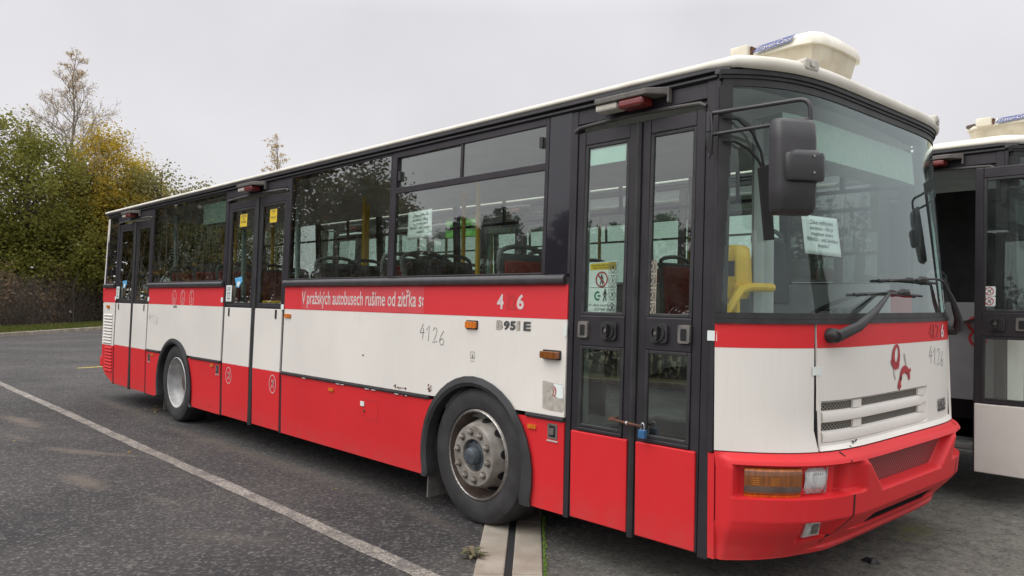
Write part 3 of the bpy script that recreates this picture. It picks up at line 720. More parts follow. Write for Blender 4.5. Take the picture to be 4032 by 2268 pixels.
    poly(lb_, [(.275, .155), (.53, .155), (.545, .198), (.295, .198)], lambda a, b_: (lambda q: (q[0], q[1]-.006, q[2]))(lab(a, b_)), 0); text(lb_, 'Travel-Cool', .292, .53, .161, .192, lambda a, b_: (lambda q: (q[0], q[1]-.009, q[2]))(lab(a, b_)), 1, .3)
    lb_.build('lettering', ['blueink', 'whiteink'], tub)
    # ---------------- wheels
    wheel(bus, AF, True, .045); wheel(bus, AR, False, .045)
    for x in (AF, AR):
        t = MB(); t.lathe([(.30, .03), (.36, .035), (.445, .015), (.472, -.05), (.472, -.2), (.44, -.26), (.0, -.25)], (x, W-.3, .468), 'y', 40); t.build('wheel', 'tyre', bus, smooth=True)
    arch_flare(bus, ARCHF, .055, .034, .55); arch_flare(bus, ARCHR, .050, .034, .55)
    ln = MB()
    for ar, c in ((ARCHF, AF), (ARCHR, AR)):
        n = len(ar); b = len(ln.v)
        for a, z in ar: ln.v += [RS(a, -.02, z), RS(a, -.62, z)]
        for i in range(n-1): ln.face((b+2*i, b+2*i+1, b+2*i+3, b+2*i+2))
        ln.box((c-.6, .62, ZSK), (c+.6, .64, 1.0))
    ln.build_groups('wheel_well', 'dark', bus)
    mf = MB(); mf.box((-3.16, .03, .075), (-3.145, .40, .60), 0, lambda x, y, z: (x+.06*(z-.3), y, z)); mf.box((-8.79, .08, .07), (-8.775, .40, .55), 0); mf.build_groups('mud_flap', 'lampgrey', bus)
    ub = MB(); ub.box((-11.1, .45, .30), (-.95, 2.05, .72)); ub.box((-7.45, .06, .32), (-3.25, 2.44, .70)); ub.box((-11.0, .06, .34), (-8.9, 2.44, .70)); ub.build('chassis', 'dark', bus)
    # ---------------- front
    def lampwell(s, z):
        s = min(s, SM-s); return smooth(.07, .115, s)*smooth(.69, .655, s)*smooth(.560, .568, z)*smooth(.724, .716, z)
    def intake(s, z):
        l = .80+.19*max(0, min(1, (.725-z)/.17)); sl = smooth(l, l+.045, s)*smooth(SM-l, SM-l-.045, s); return sl*smooth(.535, .56, z)*smooth(.725, .708, z)
    def slot(s, z): return smooth(1.0, 1.06, s)*smooth(SM-1.0, SM-1.06, s)*smooth(.345, .352, z)*smooth(.405, .396, z)
    def side_scoop(s, z): s = min(s, SM-s); return smooth(.60, .63, s)*smooth(.80, .72, s+(.7-z)*-.3)*smooth(.562, .575, z)*smooth(.722, .708, z)
    def fog(s, z): s = min(s, SM-s); return smooth(.40, .44, s-(.44-z)*.3)*smooth(.68, .63, s)*smooth(.325, .335, z)*smooth(.445, .435, z)
    def bo(s, z):
        e = smooth(0, .08, min(s, SM-s))
        base = .030*smooth(.775, .740, z)*e+.012*smooth(.76, .70, z)*e-.014*smooth(.42, .30, z)
        lip = .022*smooth(.275, .262, z)*smooth(.5, .75, min(s, SM-s))+.02*smooth(.345, .335, z)*smooth(.315, .325, z)*smooth(.75, .95, min(s, SM-s))
        return base+lip-.055*lampwell(s, z)-.075*intake(s, z)-.05*slot(s, z)-.045*side_scoop(s, z)-.04*fog(s, z)
    S = frange(0, SM, 260); Z = frange(ZSK, .775, 84)
    bm_ = MB(); bm_.grid(lambda s, z: FR(s, bo(s, z), z), S, Z, 0, lambda s, z: 1 if slot(s, z) > .04 else 0)
    bm_.grid(lambda s, o: FR(s, o, .776), S, [-.06, 0.], 0); bm_.grid(lambda s, o: FR(s, o, ZSK), S, [-.25, -.014], 0)
    bo_ = bm_.build('front_bumper', [low, 'dark'], bus, smooth=True, angle=50)
    g = MB(); n = 40; g.grid(lambda s, z: FR(s, -.030, z), frange(.845, SM-.845, n), frange(.560, .706, 4)); g.build('bumper_grille', 'redmesh' if first else 'mesh', bo_)
    np_ = MB(); fslab(np_, 1.17, 1.66, .447, .535, -.03, .026+.014); np_.build_groups('plate_holder', low, bo_, bevel=.005)
    sm = MB()
    for sg in (0, 1):
        f = (lambda a, b_: FR(a, bo(a, b_)+.0025, b_)) if not sg else (lambda a, b_: FR(SM-a, bo(SM-a, b_)+.0025, b_))
        pts = [(.638, .772), (.650, .755), (.675, .728), (.700, .715)]; ribbon(sm, pts, .009, f)
        ribbon(sm, [(.612, .70), (.615, .65), (.620, .575)], .010, f); ribbon(sm, [(.705, .56), (.712, .50), (.716, .45), (.705, .42), (.69, .37), (.665, .335), (.63, .30)], .012, f)
    sm.build_groups('panel_gap', 'dark', bo_, .3)
    for sg in (0, 1):
        mp = (lambda s, o, z: FR(s, o, z)) if not sg else (lambda s, o, z: FR(SM-s, o, z))
        mb = MB(); P0 = frange(.128, .392, 8)
        mb.grid(lambda s, z: mp(s, .018-.012*(abs(z-.634)/.07)**4-.006*(abs(s-.26)/.132)**6, z), P0, frange(.562, .706, 10), 0, lambda s, z: 1 if abs(z-.634) > .058 or abs(s-.26) > .118 else (2 if abs(z-.600) < .014 else 0))
        mb.grid(lambda s, o: mp(s, o, .562), P0, [-.04, .006]); mb.grid(lambda s, o: mp(s, o, .706), P0, [-.04, .006])
        tl = mb.build('turn_signal', ['brownlens', 'orange', 'rimbrown'], bus, smooth=True, angle=40)
        rf = MB()
        for q in (.175, .262):
            for r_ in range(4): roundbox(rf, q-.020, q+.020, .626+r_*.010, .631+r_*.010, .015, .0190, .002, mp)
        rf.build('lens_ribs', 'amber', tl)
        mb = MB(); P0 = frange(.415, .542, 6); mb.grid(lambda s, z: mp(s, .016-.026*(abs(z-.642)/.062)**3-.02*(abs(s-.478)/.064)**4, z), P0, frange(.580, .704, 8)); mb.grid(lambda s, o: mp(s, o, .580), P0, [-.05, -.004]); mb.grid(lambda z, o: mp(.542, o, z), frange(.58, .704, 4), [-.05, -.0])
        hl = mb.build('headlight', 'clear', bus, smooth=True, angle=50)
        rf = MB(); roundbox(rf, .425, .532, .59, .694, -.02, -.012, .03, mp); [ribbon(rf, [(.45+.012*q_, .60), (.45+.012*q_, .685)], .003, lambda a, b_: mp(a, .0130, b_)) for q_ in range(5)]; rf.build('reflector', 'chrome', hl)
        mb = MB(); mb.add([mp(a, o, z) for o in (.012, -.05) for a, z in ((.445, .436), (.535, .432), (.61, .345), (.495, .340))], [(0, 1, 2, 3), (0, 1, 5, 4), (1, 2, 6, 5), (2, 3, 7, 6), (3, 0, 4, 7)])
        fg = mb.build('fog_light', 'clear', bus, bevel=.006); rf = MB(); rf.add([mp(a, .0135, z) for a, z in ((.50, .42), (.535, .42), (.575, .36), (.53, .36))], [(0, 1, 2, 3)]); rf.build('reflector', 'chrome', fg)
    # white nose: corner panels and the hood between them
    for a, bb, nm in ((.0, .503, 'corner_panel'), (SM-.503, SM, 'corner_panel')):
        mb = MB(); fgrid(mb, a, bb, .780, 1.289, 0., 0, .02, .1); fgrid(mb, a, bb, 1.289, 1.408, .001, 1, .02)
        mb.build(nm, ['white', 'red' if first else 'red'], bus, smooth=True)
    hd_ = MB(); h0, h1 = .513, SM-.513
    def rec(s, z): return smooth(.548, .556, s)*smooth(1.812, 1.79, s)*smooth(.815, .822, z)*smooth(1.022, 1.016, z)
    Sg = frange(h0, h1, 170); Zg = frange(.782, 1.289, 50)
    hd_.grid(lambda s, z: FR(s, .004-.022*rec(s, z), z), Sg, Zg); fgrid(hd_, h0, h1, 1.289, 1.408, .005, 1, .02)
    hd_.grid(lambda o, z: FR(h0, o, z), [-.03, .004], [.782, 1.408]); hd_.grid(lambda o, z: FR(h1, o, z), [-.03, .004], [.782, 1.408])
    hood = hd_.build('front_hood', ['white', 'red'], bus, smooth=True, angle=40)
    gv = MB(); fslab(gv, .503, .513, .78, 1.408, -.05, -.012); fslab(gv, SM-.513, SM-.503, .78, 1.408, -.05, -.012); fslab(gv, .0, SM, .774, .7835, -.05, -.006); gv.build_groups('panel_gap', 'dark', bus)
    gm = MB()
    for z0, z1 in ((.974, 1.013), (.874, .913)):
        for a, bb in ((.557, .829), (.918, 1.688)): fgrid(gm, a, bb, z0, z1, -.0155, 0, .03)
    gm.build('grille_mesh', 'mesh', hood)
    sl_ = MB()
    for zc in (.943, .843):
        n = 40; P = [(-.018, zc+.031), (.002, zc+.022), (.008, zc), (.004, zc-.024), (-.012, zc-.031), (-.018, zc-.031)]
        Sx = frange(.557, 1.795, n); b = len(sl_.v)
        for s in Sx:
            k = smooth(1.80, 1.70, s)
            sl_.v += [FR(s, o if s < 1.7 else min(o, .003), zc+(z-zc)*(.25+.75*k)) for o, z in P]
        for i in range(n):
            for j in range(6): sl_.face((b+6*i+j, b+6*i+(j+1) % 6, b+6*i+6+(j+1) % 6, b+6*i+6+j))
        sl_.face(range(b, b+6)); sl_.face(range(b+6*n, b+6*n+6))
    for z0, z1 in ((.974, 1.013), (.874, .913)): fslab(sl_, .829, .918, z0, z1, -.018, -.004)
    for z0, z1 in ((.974, 1.013), (.874, .913)): fslab(sl_, 1.688, 1.79, z0, z1, -.018, -.004)
    sl_.build('grille_slat', 'white', hood, smooth=True, angle=40)
    # windscreen
    rbm = MB(); fslab(rbm, 0, SM, 1.409, 1.432, -.04, .012); fslab(rbm, 0, SM, 1.433, 1.462, -.04, .006); fslab(rbm, .02, SM-.02, 2.585, 2.622, -.04, .006); fslab(rbm, .0, SM, 2.623, 2.640, -.04, .014); fslab(rbm, .0, SM, 2.6405, 2.664, -.04, .024)
    for a, bb, c_ in ((.0, .035, .10), (SM-.035, SM, SM-.10)):
        n = 10
        for i in range(n):
            z0, z1 = 1.462+(2.585-1.462)*i/n, 1.462+(2.585-1.462)*(i+1)/n
            wd0 = .03+.06*(i/n); 
            A, B_ = (0, wd0) if a == 0 else (SM-wd0, SM); fslab(rbm, A, B_, z0, z1, -.04, .008, 0, .02)
    rbm.build('windscreen_rubber', 'rubber', bus, smooth=True, angle=40)
    ws = MB(); ws.grid(lambda s, z: FR(s, 0., z), frange(.015, SM-.015, 60), frange(1.455, 2.60, 12)); ws.build('windscreen', 'screen', bus, smooth=True, angle=80)
    # wipers
    for k in (0, 1):
        if k == 0: pv, el_, tip, b0, b1, zb = (.60, 1.352), (.74, 1.395), (1.185, 1.562), .815, 1.716, (1.560, 1.563)
        else: pv, el_, tip, b0, b1, zb = (2.29, 1.352), (2.25, 1.42), (2.06, 1.655), 1.12, 2.00, (1.640, 1.640)
        mb = MB(); mb.tube([FR(pv[0], .004, pv[1]), FR(pv[0], .05, pv[1]), FR(pv[0]+.01, .065, pv[1]+.004)], [.038, .036, .02], 12)
        a3 = [FR(pv[0]-.01, .06, pv[1]-.004), FR(el_[0], .068, el_[1]), FR((el_[0]+tip[0])/2, .060, (el_[1]+tip[1])/2), FR(tip[0], .04, tip[1])]
        mb.tube(a3, [.030, .026, .017, .009], 8)
        if k == 0: mb.tube([FR(tip[0], .04, tip[1]), FR(1.22, .032, 1.570), FR(1.43, .028, 1.566)], .008, 6)
        else: mb.tube([FR(tip[0], .04, tip[1]), FR(1.98, .034, 1.668), FR(1.68, .028, 1.662)], .008, 6)
        wp = mb.build('wiper', 'rubber', bus, smooth=True, angle=45)
        bl = MB(); n = 16; pts = [FR(b0+(b1-b0)*i/n, .020+.004*math.sin(math.pi*i/n), zb[0]+.010*math.sin(math.pi*i/n)) for i in range(n+1)]
        bl.tube(pts, .008, 6); bl.tube([FR(b0+.12+(b1-b0-.24)*i/n, .028, zb[0]+.015*math.sin(math.pi*i/n)) for i in range(n+1)], .006, 5)
        c_ = b0+(b1-b0)*.66; bl.tube([FR(c_-.07, .03, zb[0]+.012), FR(c_-.02, .036, zb[0]+.022), FR(c_+.05, .036, zb[0]+.02), FR(c_+.08, .03, zb[0]+.01)], [.010, .018, .018, .010], 7)
        bl.build('wiper_blade', 'rubber', wp, smooth=True)
    # right-hand mirror on its tube arm, hanging in front of the windscreen corner
    ar = MB()
    c1, c2 = Vector((-.785, -.020, 2.452)), Vector((-.292, .043, 2.452))
    def bez(p, q, r, n=6): return [p*(1-t)**2+q*2*t*(1-t)+r*t*t for t in [i/n for i in range(n+1)]]
    e1 = c2+Vector((.0, 0, 0)); dd = (c2-c1).normalized()
    ar.tube([c1]+bez(e1-dd*.06, e1, e1+Vector((0, 0, -.06)))+[e1+Vector((0, 0, -.25))], .011, 9)
    ar.tube([Vector((-.775, -.020, 2.345)), e1+Vector((0, 0, -.095))], .010, 9)
    ar.tube([Vector((-.785, -.022, 2.46)), Vector((-.785, -.022, 2.36))], .019, 10); ar.tube([Vector((-.785, -.022, 2.355)), Vector((-.785, -.022, 2.30)), Vector((-.78, -.018, 2.245))], [.022, .019, .012], 10)
    cb = [Vector((-.770, -.035, 2.45)), Vector((-.755, -.045, 2.38)), Vector((-.762, -.045, 2.28)), Vector((-.775, -.035, 2.225)), Vector((-.785, -.03, 2.25))]
    ar.tube(cb, .005, 6)
    armo = ar.build('mirror_arm', 'trim', bus, smooth=True, angle=45)
    wv, nv = Vector((.54, .84, 0)).normalized(), Vector((.84, -.54, 0)).normalized()
    mo = Vector((-.345, -.027, 0))
    def MI(u, d, z): q = mo+wv*u+nv*d; return (q.x, q.y, z)
    ms = MB(); rowz = [(1.912, .82, .035, .0), (1.922, .92, .06, .0), (1.945, .985, .075, .0), (2.05, 1., .080, .0), (2.25, .99, .080, 0), (2.325, .97, .070, 0), (2.345, .90, .055, 0), (2.352, .80, .035, 0)]
    sec = [(-1, 0), (-1, .45), (-.93, .78), (-.80, .95), (-.6, 1.), (.6, 1.), (.80, .95), (.93, .78), (1, .45), (1, 0)]
    R_ = [[MI(u*.103*wz, -.02+.085*d*(dp/.08), z) for u, d in sec] for z, wz, dp, _ in rowz]
    loft(ms, R_); mso = ms.build('mirror_housing', 'trim', bus, smooth=True, angle=35)
    mk = MB(); R_ = [[MI(.025+u*.098*a, .03+.062*d*a, z) for u, d in sec] for z, a in ((2.055, .7), (2.062, .95), (2.075, 1.), (2.17, 1.), (2.185, .95), (2.20, .7))]
    loft(mk, R_)
    for z in (2.095, 2.17): mk.tube([MI(.055, .09, z), MI(.055, .097, z)], .006, 8, 1)
    mk.build('mirror_bracket', ['trim', 'chrome'], mso, smooth=True, angle=35)
    mg = MB(); mg.add([MI(-.09, -.021, 1.94), MI(.09, -.021, 1.94), MI(.09, -.021, 2.33), MI(-.09, -.021, 2.33)], [(0, 1, 2, 3)]); mg.build('mirror_glass', 'steel', mso)
    # left-hand mirror beside the driver
    al = MB(); al.tube([(-.93, 2.52, 2.36), (-.88, 2.66, 2.36), (-.85, 2.74, 2.33), (-.85, 2.76, 2.10)], .012, 8); al.tube([(-.93, 2.53, 2.26), (-.85, 2.755, 2.26)], .010, 8); al.build('mirror_arm', 'trim', bus, smooth=True)
    ml = MB(); ml.box((-.90, 2.66, 1.86), (-.83, 2.86, 2.26)); ml.build('mirror_housing', 'trim', bus, bevel=.025)
    # ---------------- inside
    fl = MB(); fl.box((-11.1, .10, .70), (-1.80, W-.1, .74)); fl.box((-1.80, .92, .70), (-.85, W-.1, .74)); fl.box((-1.80, .10, .36), (-.85, .92, .40)); fl.box((-1.80, .45, .40), (-.85, .92, .56)); fl.box((-1.80, .10, .40), (-1.77, .92, .70))
    fl.build('cabin_floor', 'floor', bus, bevel=.006)
    li = MB()
    for x0, x1 in ((-5.42, -1.80), (-9.23, -6.86), (-11.15, -10.67)): li.box((x0, .065, .74), (x1, .10, 1.655))
    li.box((-11.15, W-.10, .74), (-.9, W-.065, 1.655)); li.box((-11.17, .10, .74), (-11.12, W-.1, 1.60)); li.build_groups('wall_lining', 'lining', bus)
    ce = MB(); ce.grid(lambda x, t: (x, .10+(W-.2)*t, 2.605+.05*math.sin(math.pi*t)), [-11.15, -1.1, -.72], frange(0, 1, 12))
    for x0, x1 in ((-11.15, -9.6), (-9.4, -7.4), (-7.2, -5.2), (-5.0, -3.0), (-2.8, -1.5)):
        pass
    ce.build('ceiling', 'ceil', bus, smooth=True)
    # seats
    row = [-2.80, -3.55, -4.25, -4.95] if first else [-2.5, -3.4, -4.4]
    for i, x in enumerate(row):
        make_seat(bus, x, .40, -1 if i % 2 == 0 else 1, i in (1, 3)); 
        if first: make_seat(bus, x-.2, .86, -1 if i % 2 == 0 else 1, True)
    for x in ((-7.25, -7.95, -8.75) if first else (-7.4, -8.6)):
        make_seat(bus, x, .40, 1)
        if first: make_seat(bus, x, .86, 1)
    for x in ((-2.3, -3.2, -4.1, -5.0, -7.3, -8.2, -9.1, -10.0) if first else (-2.3, -4.4, -7.3, -9.1)): make_seat(bus, x, 2.10, 1); 
    if first:
        for x in (-3.2, -5.0, -8.2): make_seat(bus, x, 1.64, 1, True)
    make_seat(bus, -1.32, 1.88, 1, True, z=.90)                                  # the driver's
    # hand rails
    for x, y, m in ((-3.76, .98, 'poleyel'), (-2.92, .98, 'poleyel'), (-5.6, .98, 'poleyel'), (-4.6, 1.5, 'poleyel'), (-7.7, .98, 'poleyel'), (-8.8, .98, 'poleyel'), (-6.2, 1.4, 'poleyel'), (-10.0, 1.3, 'poleyel'), (-5.72, .30, 'polegrey'), (-6.98, .30, 'polegrey'), (-9.08, .30, 'polegrey'), (-1.93, .34, 'polegrey'), (-1.30, .60, 'poleyel')):
        p = MB(); p.tube([(x, y, .74 if x < -1.8 else .5), (x, y, 2.56 if x != -1.30 else 1.30)], .021 if m == 'poleyel' else .026, 10); p.build('hand_rail', m, bus, smooth=True)
    for pts in ([(-6.85, .32, 1.45), (-6.2, .36, 1.45), (-5.75, .32, 1.45)], [(-6.0, .35, 1.18), (-5.72, .32, 1.46)], [(-10.6, .32, 1.55), (-9.3, .32, 1.55)]):
        p = MB(); p.tube(pts, .020, 8); p.build('hand_rail', 'poleyel', bus, smooth=True)
    # destination board facing out in the window behind the second door
    bd = MB(); bd.box((-7.72, .13, 2.33), (-6.91, .19, 2.57), 0); d_ = bd.build('destination_board', 'ledback' if first else 'led', bus, bevel=.005)
    if not first:
        t = MB(); text(t, 'MANIPULAČNÍ JÍZDA', -7.70, -6.93, 2.365, 2.54, lambda a, b_: (a, .127, b_)); t.build('lettering', 'ink', d_)
    # driver's place: dashboard, wheel, partition, ticket validator
    ds = MB()
    ds.grid(lambda s, k: (lambda q: (q[0]-.02-.50*k, 1.25+(q[1]-1.25)*(1-.10*k), 1.40+.0*k-.10*k*k))(FR(s, 0, 1.40)), frange(.03, SM-.03, 40), frange(0, 1, 6)); ds.grid(lambda s, k: (lambda q: (q[0]-.52, 1.25+(q[1]-1.25)*.90, 1.30-.56*k))(FR(s, 0, 1.40)), frange(.55, SM-.03, 30), [0, 1])
    ds.box((-1.05, 1.35, 1.25), (-.72, 2.30, 1.42)); ds.build('dashboard', 'dash', bus, smooth=True, angle=40)
    stw = MB(); c0 = Vector((-1.02, 1.88, 1.47)); ax = Vector((-.45, 0, .9)).normalized(); u_ = Vector((0, 1, 0)); v_ = ax.cross(u_)
    stw.tube([c0+(u_*math.cos(t)+v_*math.sin(t))*.23 for t in [2*math.pi*i/28 for i in range(29)]], .015, 8); stw.tube([c0+u_*.22, c0-u_*.22], .014, 6); stw.tube([c0, c0-ax*.4], .03, 8); stw.build('steering_wheel', 'rubber', bus, smooth=True)
    pa = MB(); pa.box((-1.80, 1.30, .74), (-1.77, 2.38, 1.85)); pa.box((-1.80, 1.28, .74), (-1.06, 1.31, 1.32)); pa.build('driver_partition', 'lining', bus)
    if first:
        hr = MB(); P = [Vector((-.80, .10, 1.40)), Vector((-.78, .20, 1.52)), Vector((-.77, .25, 1.575)), Vector((-.76, .32, 1.592)), Vector((-.73, .50, 1.592))]
        hr.tube(P, .024, 10); hr.tube([Vector((-.80, .26, 1.1)), Vector((-.80, .26, 1.6))], .02, 8); hr.build('hand_rail', 'yellowbox', bus, smooth=True)
        vb = MB(); cx, cy = -.84, .33
        R_ = []
        for z, sx, sy in ((1.53, .035, .06), (1.56, .05, .068), (1.62, .06, .072), (1.74, .055, .07), (1.80, .045, .066), (1.815, .03, .05)):
            R_.append([(cx+a*sx, cy+b_*sy, z) for a, b_ in ((1, .7), (.7, 1), (-.7, 1), (-1, .7), (-1, -.7), (-.7, -1), (.7, -1), (1, -.7))])
        loft(vb, R_); vo = vb.build('ticket_validator', 'yellowbox', bus, smooth=True, angle=50)
        sc_ = MB(); sc_.add([(cx-.035, cy-.074, 1.65), (cx+.03, cy-.074, 1.65), (cx+.03, cy-.072, 1.73), (cx-.035, cy-.072, 1.73)], [(0, 1, 2, 3)]); sc_.build('validator_screen', 'dark', vo)
        cu = MB()
        for k in range(9):
            pass
        cu.grid(lambda y, z: (-.80-.02*math.sin(y*60), y, z), frange(.40, .62, 40), [1.42, 2.5]); cu.build('curtain', 'lining', bus, smooth=True)
    im = MB(); P = [FR(s_, .035, z) for s_, z in ((.208, 2.17), (.262, 2.19), (.280, 1.82), (.232, 1.815))]; Q = [FR(s_, .060, z) for s_, z in ((.208, 2.17), (.262, 2.19), (.280, 1.82), (.232, 1.815))]
    im.add(P+Q, [(0, 1, 2, 3), (4, 5, 6, 7), (0, 1, 5, 4), (1, 2, 6, 5), (2, 3, 7, 6), (3, 0, 4, 7)])
    im.tube([FR(.02, .02, 2.425), FR(.10, .045, 2.41), FR(.18, .05, 2.345), FR(.225, .05, 2.25), FR(.24, .048, 2.17)], .008, 6); im.tube([FR(.02, .02, 2.31), FR(.09, .04, 2.30), FR(.16, .046, 2.265), FR(.21, .048, 2.21), FR(.236, .048, 2.16)], .008, 6); im.build('kerb_mirror', 'dark', bus, bevel=.01)
    fd = MB(); fd.grid(lambda s_, z: FR(s_, -.10, z), frange(.50, 2.2, 20), [2.29, 2.50]); fd.grid(lambda s_, o: FR(s_, o, 2.29), frange(.50, 2.2, 20), [-.30, -.10]); fd.grid(lambda s_, o: FR(s_, o, 2.50), frange(.50, 2.2, 20), [-.30, -.10]); fd.build('front_display', 'ledback', bus, smooth=True, angle=40)
    # ---------------- small fittings, right side
    def fit(x0, x1, z0, z1, o1, m, nm):
        mb = MB(); roundbox(mb, x0-.008, x1+.008, z0-.008, z1+.008, 0, .006, .01, RS, 1); roundbox(mb, x0, x1, z0, z1, .006, o1, .008, RS, 0); return mb.build(nm, [m, 'rubber'], bus, bevel=.003)
    fit(-2.72, -2.61, 1.315, 1.360, .022, 'orange', 'side_marker'); fit(-1.97, -1.83, 1.160, 1.203, .04, 'brownlens', 'side_indicator')
    if first:
        for x0, x1, z0, z1 in ((-2.086, -2.016, .719, .745), (-4.535, -4.457, .717, .743), (-7.10, -7.02, .74, .77), (-9.02, -8.95, .74, .77)): plain(bus, 'side_reflector', x0, x1, z0, z1, .010, 'orange', .004)
        plain(bus, 'side_marker', -5.40, -5.28, 1.318, 1.352, .012, 'orange', .006); plain(bus, 'side_marker', -11.02, -10.90, 1.315, 1.355, .016, 'orange', .006)
        for x, z in ((-1.876, .724), (-6.92, .722), (-9.12, .712)):
            mb = MB(); roundbox(mb, x-.04, x+.04, z-.046, z+.046, 0, .004, .008, RS, 0); roundbox(mb, x-.026, x+.026, z-.034, z+.034, .004, .0045, .006, RS, 1); roundbox(mb, x-.016, x+.016, z-.02, z+.02, .0045, .012, .006, RS, 0); sbox(mb, x-.044, x+.046, z-.062, z-.053, 0, .006, 2)
            mb.build('flap_latch', ['lampgrey', 'dark', 'whitelens'], bus)
        fl_ = MB(); P = [(-3.985, .702), (-3.79, .702), (-3.78, .69), (-3.78, .56), (-3.79, .55), (-3.985, .55), (-3.995, .56), (-3.995, .69)]
        ribbon(fl_, P, .006, rs(.0018), 0, True); roundbox(fl_, -3.985, -3.965, .60, .62, 0, .008, .008, RS, 1); fl_.build('fuel_flap', ['fadedred', 'rust'], bus)
        for x, z, w_, h in ((-4.0, .665, .055, .038), (-5.455, 1.415, .055, .05), (-6.87, 1.47, .05, .05), (-9.23, 1.46, .06, .055), (-10.64, 1.46, .05, .05), (-1.79, 1.33, .02, .06), (-.778, 1.345, .055, .05)):
            mb = MB(); o_ = .0125 if x == -.778 else .004; sbox(mb, x-w_/2, x+w_/2, z-h/2, z+h/2, o_, o_+.003); mb.build('paper_tag', 'paper', bus)
        pr_ = MB(); sbox(pr_, -5.094, -3.222, 1.402, 1.600, .0016, .0022); pr_.build('bleached_patch', 'patchred', bus)
        t = MB(); text(t, 'V pražských autobusech rušíme od zítřka se', -5.085, -3.20, 1.412, 1.575, rs(.0034), 0, 0., .010)
        # the peeled end of the slogan: cut the last letter where the film stops
        keep = [(f, m) for f, m in zip(t.f, t.mi) if max(t.v[i][0] for i in f) < -3.221]; t.f = [f for f, m in keep]; t.mi = [m for f, m in keep]
        t.build('slogan_lettering', 'whiteink', bus)
        t = MB(); text(t, '4', -2.416, -2.352, 1.450, 1.547, rs(.0034), 0, 0., .03); text(t, '6', -2.226, -2.160, 1.450, 1.547, rs(.0034), 0, 0., .03); text(t, '1', -2.325, -2.300, 1.450, 1.545, rs(.0034), 1, 0., .03); text(t, '2', -2.290, -2.236, 1.450, 1.545, rs(.0034), 1, 0., .03)
        t.build('fleet_number', ['whiteink', 'fadedred'], bus)
        t = MB()
        for ch, a, bb, m in (('B', -2.417, -2.358, 1), ('9', -2.345, -2.292, 0), ('5', -2.283, -2.235, 0), ('1', -2.222, -2.196, 1), ('E', -2.158, -2.095, 0)):
            V, F = text_tris(ch, .03); x0, x1 = min(v[0] for v in V), max(v[0] for v in V); y0, y1 = min(v[1] for v in V), max(v[1] for v in V)
            for dx, dz, mm in ((0, 0, m), (.006, .004, 2)): t.add([RS(a+dx+(bb-a)*(v[0]-x0)/(x1-x0), .003 if mm != 2 else .0022, 1.317+dz+.055*(v[1]-y0)/(y1-y0)) for v in V], F, mm)
        t.build('type_lettering', ['ink', 'greysticker', 'rimgrey'], bus)
        hs_ = MB(); st4 = [(.25, 1), (.05, .45), (.02, .35), (.75, .40)], [(.62, .62), (.55, 0)]
        def hand(mb, x0, z0, w_, h, f, wd, m=0):
            G = {'4': [[(.55, 1), (.1, .5), (.05, .42), (.8, .45)], [(.6, .75), (.5, 0)]], '1': [[(.05, .7), (.5, 1), (.4, 0)]], '2': [[(.1, .8), (.3, .98), (.6, .95), (.7, .75), (.5, .4), (.1, .02), (.8, .12)]], '6': [[(.7, .9), (.35, .6), (.12, .25), (.3, .02), (.65, .05), (.8, .28), (.55, .42), (.2, .3)]]}
            for i, ch in enumerate('4126'):
                for stq in G[ch]: ribbon(mb, [(x0+w_*(i+a)/4, z0+h*b_-.012*i*h/.13) for a, b_ in stq], wd, f, m)
        hand(hs_, -3.262, 1.215, .31, .112, rs(.002), .0055); hand(hs_, -9.19, 1.17, .36, .11, rs(.002), .004, 1); hs_.build_groups('hand_lettering', ['pencil', 'rimgrey'], bus)
        sk = MB(); P = [(-1.972, 1.018), (-1.96, 1.022), (-1.88, 1.012), (-1.80, 1.010), (-1.79, .93), (-1.788, .86), (-1.80, .848), (-1.90, .848), (-1.965, .855), (-1.968, .94)]
        poly(sk, P, rs(.002), 0); poly(sk, [(-1.88, 1.010), (-1.80, 1.008), (-1.792, .93), (-1.83, .925), (-1.87, .945), (-1.862, .98)], rs(.003), 1)
        ribbon(sk, ell(-1.885, .965, .03, .033, 14, -70, 75), [.002+.008*math.sin(math.pi*i/14) for i in range(15)], rs(.004), 2); ribbon(sk, ell(-1.905, .96, .03, .03, 10, -50, 40), .004, rs(.004), 2)
        sk.build('torn_sticker', ['greysticker', 'paper', 'redink'], bus)
        sm_ = MB(); ribbon(sm_, [(-2.668, 1.156), (-2.626, 1.156), (-2.626, 1.112), (-2.668, 1.112)], .004, rs(.002), 0, True); poly(sm_, [(-2.657, 1.117), (-2.637, 1.117), (-2.647, 1.148)], rs(.002)); ribbon(sm_, [(-2.67, 1.094), (-2.624, 1.094)], .003, rs(.002)); ribbon(sm_, [(-8.33, 1.375), (-8.21, 1.375)], .028, rs(.002)); sm_.build_groups('jack_point_label', 'pencil', bus)
        pc = MB()
        for x, kd in ((-8.308, 'buggy'), (-8.028, 'chair'), (-7.746, 'chair')): pictogram(pc, x, 1.487, .085, kd, rs(.0034))
        pc.build_groups('pictogram', 'pinkink', bus)
        pc = MB()
        for x in (-6.622, -5.602): pictogram(pc, x, .680, .085, 'cross', rs(.002))
        pc.build_groups('pictogram', 'pinkink', bus)
        ru = MB()
        random.seed(4)
        for cx, cz, wx, wz in ((-3.52, .832, .10, .02), (-3.12, .845, .03, .04)):
            for k in range(26):
                a, c_ = random.gauss(cx, wx/2.2), cz+abs(random.gauss(0, wz/2)); r_ = random.uniform(.003, .009); poly(ru, [(a+r_*math.cos(t)*random.uniform(.6, 1), c_+r_*math.sin(t)*random.uniform(.6, 1)) for t in (0, 1, 2, 3, 4, 5)], rs(.0015+k*2e-5))
        for x, z, r_ in ((-4.02, 1.05, .012), (-7.15, .31, .014), (-7.07, .30, .01)): poly(ru, ell(x, z, r_, r_*.7, 7), rs(.0015))
